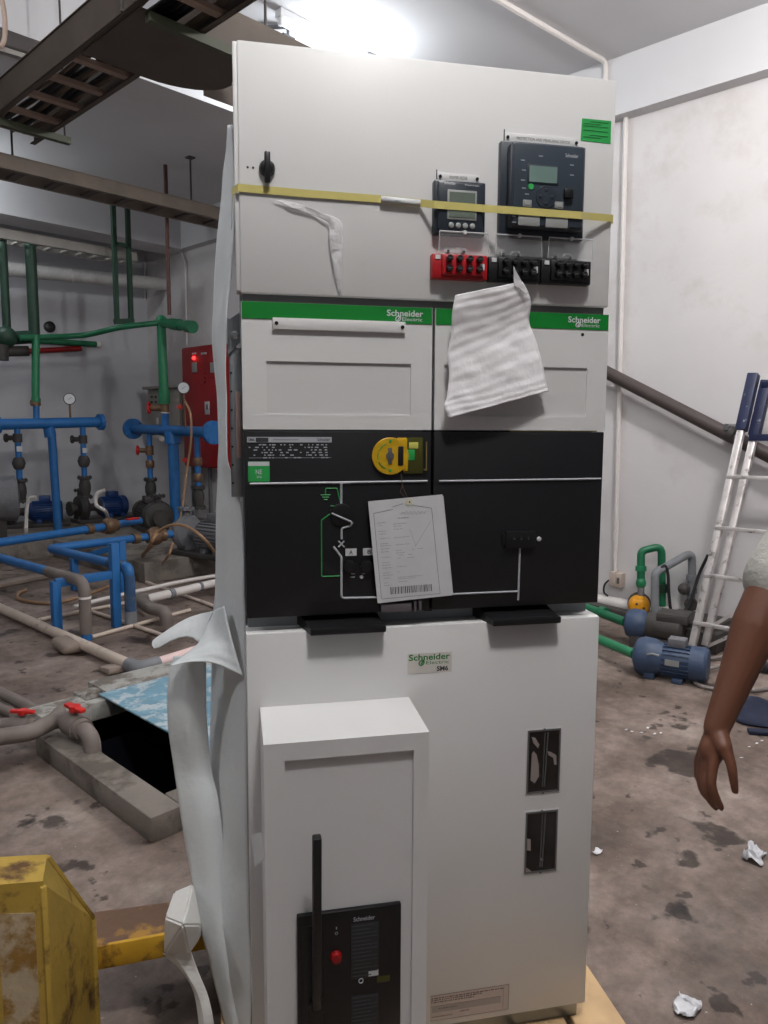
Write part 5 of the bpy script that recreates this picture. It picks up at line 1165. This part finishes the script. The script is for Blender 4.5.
part('dome', M_ORANGE, t, I, lambda b: b.lathe(oc-f*.05, f, [(0, .075), (.02, .082), (.09, .080), (.125, .065), (.14, .03)], 26)); part('dark_ring', M_IRON, t, I, lambda b: b.lathe(oc-f*.12, f, [(0, .06), (.02, .088), (.07, .088)], 26)); part('stand_pipe', M_IRON, t, I, lambda b: b.cyl(oc-f*.08, dn(oc-f*.08), .03))
for a, r in ((.0, .045), (2.1, .045), (4.2, .045)): q = oc+f*.085+(s_*math.cos(a)+up*math.sin(a))*.035; part('dome_screw', M_IRON, t, I, lambda b: b.cyl(q-f*.02, q+f*.006, .010, n=8))
t, I = root('green_pipe_loop', PD(641, 584, 5.85), 'green plastic pipe loop standing over the orange yellow controller', 'pipe')
gl = [PD(641, 583, 5.85), PD(641, 551, 5.85), PXp(661.5, 546, 5.66), PXp(662, 606, 5.66)]
part('pipe_run', M_GRNP, t, I, lambda b: b.pipe(gl, .030, .05)); [part('union', M_GRNL, t, I, fn_) for fn_ in (lambda b: b.ball(gl[0], .044, (.9, .9, 1.1)), lambda b: b.cyl(PD(641, 566, 5.85), PD(641, 571, 5.85), .042))]
part('dark_nipple', M_IRONG, t, I, lambda b: b.cyl(gl[0], PD(641, 598, 5.85), .026)); part('check_valve', M_GRND, t, I, lambda b: b.cyl(PXp(662, 584, 5.66), PXp(662, 592, 5.66), .045))
t, I = root('grey_pipe_loop', PD(655, 616, 5.7), 'grey plastic pipe rising from the pumps and turning to a valve on the right wall', 'pipe')
gp = [PD(655, 618, 5.6), PD(655, 573, 5.6), PXp(692, 552, 5.68), PXp(692, 574, 5.70), PXp(690.5, 604, 5.70)]
part('pipe_run', M_GPVC, t, I, lambda b: b.pipe(gp, .030, .05)); [part('union', M_GPVC, t, I, fn_) for fn_ in (lambda b: b.cyl(PXp(692, 575, 5.70), PXp(691.5, 580, 5.70), .042), lambda b: b.cyl(PXp(691, 588, 5.70), PXp(691, 593, 5.70), .044))]
part('valve', M_IRON, t, I, lambda b: (b.cyl(PXp(691, 589, 5.70), PXp(684, 589, 5.66), .028), b.ball(PXp(684, 589, 5.64), .046), b.lathe(PXp(691, 604, 5.69), f, [(0, .05), (.05, .045)], 18)))
thing('black_hose', M_CABLE, 'black hose looping from the grey pipe to the wall valve', 'hose', lambda b: b.tube(spline([PD(660, 569, 5.6), PD(665, 566, 5.6), PD(668, 575, 5.6), PD(669, 595, 5.6), PD(672, 612, 5.6), PD(682, 613, 5.6), PD(690, 602, 5.6), PD(694, 590, 5.6), PD(700, 572, 5.6), PD(708, 555, 5.55)], 8), .012, 8))
thing('debris_crate', M_IRON, 'dark low crate of scrap between the small pumps and the ladder', 'crate', lambda b: (b.box(5.0, 5.5, 1.75, 2.25, 0, .14, .01), b.box(5.05, 5.45, 1.80, 2.20, .10, .17, .01)), wob=(.02, 7))
thing('coiled_cable', mat('dusty_grey_cable', (132, 124, 120), .6), 'grey cable coil lying on the floor at the ladder feet', 'cable', lambda b: b.tube(spline([PZ(694, 678, .015), PZ(690, 668, .015), PZ(702, 660, .02), PZ(735, 657, .02), PZ(770, 662, .02), PZ(790, 676, .02), PZ(765, 689, .015), PZ(725, 690, .015), PZ(697, 684, .015), PZ(700, 672, .03), PZ(740, 664, .03), PZ(780, 672, .03)], 10), .012, 8))
b = MB(); cc = PZ(762, 712, .02)
rows = []
for i in range(15):
    row = []
    for j in range(15):
        u, v = i/14-.5, j/14-.5; p = cc+Vector((v*.34, -u*.42, 0)); p += Vector((noise.noise(p*6)*.06, noise.noise(p*6+Vector((3, 0, 0)))*.06, 0)); p.z = .012+max(0, .07*(1-4*(u*u+v*v)))*(.6+noise.noise(p*11))
        row.append(p)
    rows.append(row)
b.grid(rows); o = b.build('dark_cloth', mat('navy_cloth', (30, 36, 58), .85, var=.15, scale=20)); s_2 = o.modifiers.new('thickness', 'SOLIDIFY'); s_2.thickness = .006
tag(o, 'crumpled navy cloth on the floor behind the hand', 'cloth')
thing('dark_strap', MATS['navy_cloth'], 'flat navy strap in front of the crumpled cloth', 'strap', lambda b: b.beam(PZ(748, 731, .012), PZ(775, 733, .012), .045, .02, .004))
# scraps of white plastic
def scrap(px, py, s, label, seed):
    b = MB(); c = PZ(px, py, .0); rr = random.Random(seed); rows = []
    for i in range(9):
        row = []
        for j in range(9):
            u, v = i/8-.5, j/8-.5; p = c+Vector((u*s*1.2, v*s*.7, 0)); w = Vector((p.x*30+seed, p.y*30, seed)); p += Vector((noise.noise(w), noise.noise(w+Vector((5, 0, 0))), 0))*s*.35; p.z = .006+abs(noise.noise(w*1.7))*s*.45
            row.append(p)
        rows.append(row)
    b.grid(rows); o = b.build('plastic_scrap', mat('white_plastic_scrap', (222, 222, 226), .4, var=.1, scale=40)); q = o.modifiers.new('thickness', 'SOLIDIFY'); q.thickness = .001; tag(o, label, 'scrap', 'white plastic scraps on the floor'); return o
scrap(754, 857, .075, 'largest white plastic scrap, on the floor at the right edge', 1); scrap(686, 1010, .07, 'white plastic scrap at the bottom edge right of the pallet', 2); scrap(597, 853, .03, 'small white curl beside the right side of the cabinet', 3)
for k, (px, py) in enumerate(((626, 731), (632, 733), (641, 734), (648, 729), (655, 735), (661, 734))): scrap(px, py, .014, ('first', 'second', 'third', 'fourth', 'fifth', 'last')[k]+' from the left of six tiny white crumbs right of the cabinet', 10+k)
for k, (px, py) in enumerate(((741, 759), (749, 748), (757, 745), (762, 742))): scrap(px, py, .013, ('first', 'second', 'third', 'last')[k]+' from the left of four tiny white crumbs below the navy strap', 20+k)

# ------------------------------------------------------------------ the person at the right edge, arm hanging into the picture
M_SKIN = mat('brown_skin', (104, 64, 46), .5, var=.06, scale=14, bump=.06, bscale=120)
M_SHIRT = mat('light_grey_knit_shirt', (166, 164, 158), .9, var=.12, scale=18, bump=.5, bscale=70)
M_TROUS = mat('dark_trousers', (44, 48, 60), .85, var=.1, scale=14, bump=.2, bscale=60)
M_HAIR = mat('black_hair', (22, 19, 18), .6, var=.2, scale=60, bump=.5, bscale=90)
M_SHOE = mat('dark_shoe_leather', (38, 34, 32), .5, var=.1)
Rv = Vector((math.cos(AZ), -math.sin(AZ), 0)); Fv = Vector((math.sin(AZ), math.cos(AZ), 0)); Uz = Vector((0, 0, 1))
SHR = PD(852, 468, 1.76); ELB = PD(771, 588, 1.63); WRI = PD(716.5, 728, 1.60)
CEN = SHR+Rv*.19; CEN.z = 0
def bp(r, f, z): return CEN+Rv*r+Fv*f+Uz*z
def limb(b, pts, rs, n=16):
    b.tube(spline(pts, 6), 0, n, rs=[rs[min(int(i/6), len(rs)-2)]*(1-(i % 6)/6)+rs[min(int(i/6)+1, len(rs)-1)]*((i % 6)/6) for i in range(6*(len(pts)-1))]+[rs[-1]])
    b.ball(pts[0], rs[0]*.98); b.ball(pts[-1], rs[-1]*.98)
def remeshed(b, name, m, parent, I, vox, smooth=6):
    o = b.build(name, m)
    r = o.modifiers.new('r', 'REMESH'); r.mode = 'VOXEL'; r.voxel_size = vox
    s = o.modifiers.new('s', 'SMOOTH'); s.factor = .5; s.iterations = smooth
    dg = bpy.context.evaluated_depsgraph_get(); me = bpy.data.meshes.new_from_object(o.evaluated_get(dg)); me.name = name
    o.modifiers.clear(); old = o.data; o.data = me; bpy.data.meshes.remove(old)
    me.transform(I)
    for p in me.polygons: p.use_smooth = True
    o.parent = parent; return o
per, Ip = root('person', CEN.copy(), 'person in a light grey shirt at the right edge with a bare arm hanging down', 'person')
b = MB()
limb(b, [bp(0, 0, 1.00), bp(0, 0, 1.15), bp(0, 0, 1.30), bp(0, 0, 1.40)], [.092, .090, .086, .060]); b.ball(bp(0, 0, .95), .10); b.ball(bp(0, .0, 1.28), .085)
limb(b, [bp(0, .0, 1.40), bp(0, -.01, 1.50)], [.060, .055])                                      # neck
hc = bp(0, -.02, 1.605); b.ball(hc, .095, (.80, 1.0, 1.15)); b.ball(hc+Uz*-.055-Fv*.03, .062, (.85, .95, .9))
b.ball(hc-Fv*.098-Uz*.012, .016, (.75, 1, 1.3)); b.ball(hc-Fv*.108-Uz*.026, .013); b.ball(hc-Fv*.085-Uz*.052, .020, (1.2, .7, .5)); b.ball(hc-Fv*.080-Uz*.085, .022)
for s in (-1, 1): b.ball(hc+Rv*s*.076-Uz*.012, .020, (.45, .8, 1.4)); b.ball(hc-Fv*.076+Rv*s*.032+Uz*.022, .018, (1.2, .6, .4))
limb(b, [bp(.02, 0, 1.38), SHR.lerp(bp(0, 0, 1.38), .12), SHR.lerp(ELB, .5), ELB], [.07, .058, .048, .040])   # right arm
limb(b, [ELB, ELB.lerp(WRI, .28), ELB.lerp(WRI, .62), WRI], [.047, .051, .038, .0275])
sl = bp(.19, 0, 1.395); el = bp(.25, .03, 1.12); wl = bp(.26, -.04, .87); limb(b, [bp(0, 0, 1.38), sl, sl.lerp(el, .5), el], [.07, .056, .046, .040]); limb(b, [el, el.lerp(wl, .3), wl], [.041, .043, .027])
for s in (-1, 1): limb(b, [bp(s*.09, 0, .93), bp(s*.10, -.01, .70), bp(s*.105, -.01, .50), bp(s*.105, .02, .30), bp(s*.105, .03, .09)], [.088, .074, .054, .054, .038]); limb(b, [bp(s*.105, .04, .05), bp(s*.115, -.12, .035)], [.036, .030])
def hand(b, W, K, T):
    """palm from the wrist to four knuckles, four bent fingers, thumb from the side of the palm"""
    for k in K:
        limb(b, [W, W.lerp(k[0], .55), k[0]], [.021, .0165, .0110], 12)
        limb(b, k, [.0105, .0092, .0086, .0072], 12)
    b.ball(W.lerp(K[1][0], .55), .030, (.8, .9, 1.1), 14)
    limb(b, [W.lerp(T[0], .25), T[0]], [.021, .0175], 12); limb(b, T, [.0150, .0112, .0100, .0080], 12)
rk = [[PD(*q) for q in fg] for fg in (((713, 768, 1.575), (712, 784, 1.57), (716, 797, 1.57), (721.5, 808, 1.575)), ((707, 770, 1.595), (705, 786, 1.59), (709.5, 799, 1.59), (716, 808, 1.595)),
     ((702, 767, 1.615), (700.5, 781, 1.612), (704, 793, 1.61), (711, 801, 1.61)), ((699, 761, 1.635), (698, 773, 1.634), (701, 783, 1.63), (706.5, 790, 1.628)))]
hand(b, WRI, rk, [PD(*q) for q in ((724, 747, 1.565), (730.5, 762, 1.55), (733, 776, 1.545), (735, 791, 1.55))])
d = Vector((0, 0, -1)); lk = []
for j in range(4):
    k0 = wl+d*.090-Fv*(.030-.019*j)+d*(.004 if j in (1, 2) else -.004); L = (.040, .044, .041, .032)[j]; lk.append([k0, k0+d*L-Rv*.006, k0+d*L*1.6-Rv*.018, k0+d*L*2.0-Rv*.032])
hand(b, wl, lk, [wl+d*.035-Fv*.030, wl+d*.065-Fv*.048-Rv*.01, wl+d*.090-Fv*.052-Rv*.018, wl+d*.112-Fv*.050-Rv*.024])
body = remeshed(b, 'body', M_SKIN, per, Ip, .0042, 5)
b = MB()
n0 = 28; prof = [(.86, .180, .128), (.87, .182, .130), (.95, .176, .126), (1.05, .166, .120), (1.15, .168, .122), (1.25, .180, .124), (1.33, .178, .112), (1.39, .130, .090), (1.42, .070, .062)]
rg = [[b.bm.verts.new(bp(a_*math.cos(2*PI*k/n0), c_*math.sin(2*PI*k/n0), z_)) for k in range(n0)] for z_, a_, c_ in prof]
for i_ in range(len(rg)-1):
    for k in range(n0): b.bm.faces.new((rg[i_][k], rg[i_][(k+1) % n0], rg[i_+1][(k+1) % n0], rg[i_+1][k]))
b.bm.faces.new(rg[0][::-1]); b.bm.faces.new(rg[-1])
limb(b, [bp(.04, 0, 1.37), SHR.lerp(bp(0, 0, 1.37), .10), SHR.lerp(ELB, .5), SHR.lerp(ELB, .94)], [.085, .078, .076, .070]); limb(b, [bp(-.02, 0, 1.37), sl, sl.lerp(el, .5), sl.lerp(el, .85)], [.085, .074, .068, .062]); limb(b, [bp(0, 0, 1.36), bp(0, 0, 1.43)], [.09, .072])
remeshed(b, 'shirt', M_SHIRT, per, Ip, .007, 4)
b = MB(); b.ball(bp(0, 0, .90), .118, (1, 1, .9)); b.ball(bp(.06, 0, .93), .100); b.ball(bp(-.06, 0, .93), .100)
for s in (-1, 1): limb(b, [bp(s*.09, 0, .92), bp(s*.10, -.01, .70), bp(s*.105, -.01, .50), bp(s*.105, .02, .30), bp(s*.105, .03, .10)], [.105, .092, .076, .072, .070])
remeshed(b, 'trousers', M_TROUS, per, Ip, .010, 4)
b = MB(); b.ball(hc+Uz*.030+Fv*.012, .104, (.82, .98, 1.0)); 
for v in list(b.bm.verts):
    if (v.co-hc).dot(Fv) < -.035 and v.co.z < hc.z+.062: v.co += Fv*.035
    if v.co.z < hc.z-.045: v.co.z = hc.z-.045
part_h = b.build('hair', M_HAIR, None, wob=(.004, 60)); part_h.data.transform(Ip); part_h.parent = per
for s in (-1, 1):
    b = MB(); limb(b, [bp(s*.105, .06, .045), bp(s*.11, -.04, .05), bp(s*.118, -.14, .036)], [.046, .048, .040])
    for v in b.bm.verts: v.co.z = max(v.co.z, .0)
    remeshed(b, 'shoe', M_SHOE, per, Ip, .006, 4)
for s in (-1, 1):
    b = MB(); b.ball(hc-Fv*.0765+Rv*s*.030+Uz*.006, .0110, n=14); o = b.build('eye', [mat('eye_white', (225, 222, 215), .2)], None); o.data.transform(Ip); o.parent = per
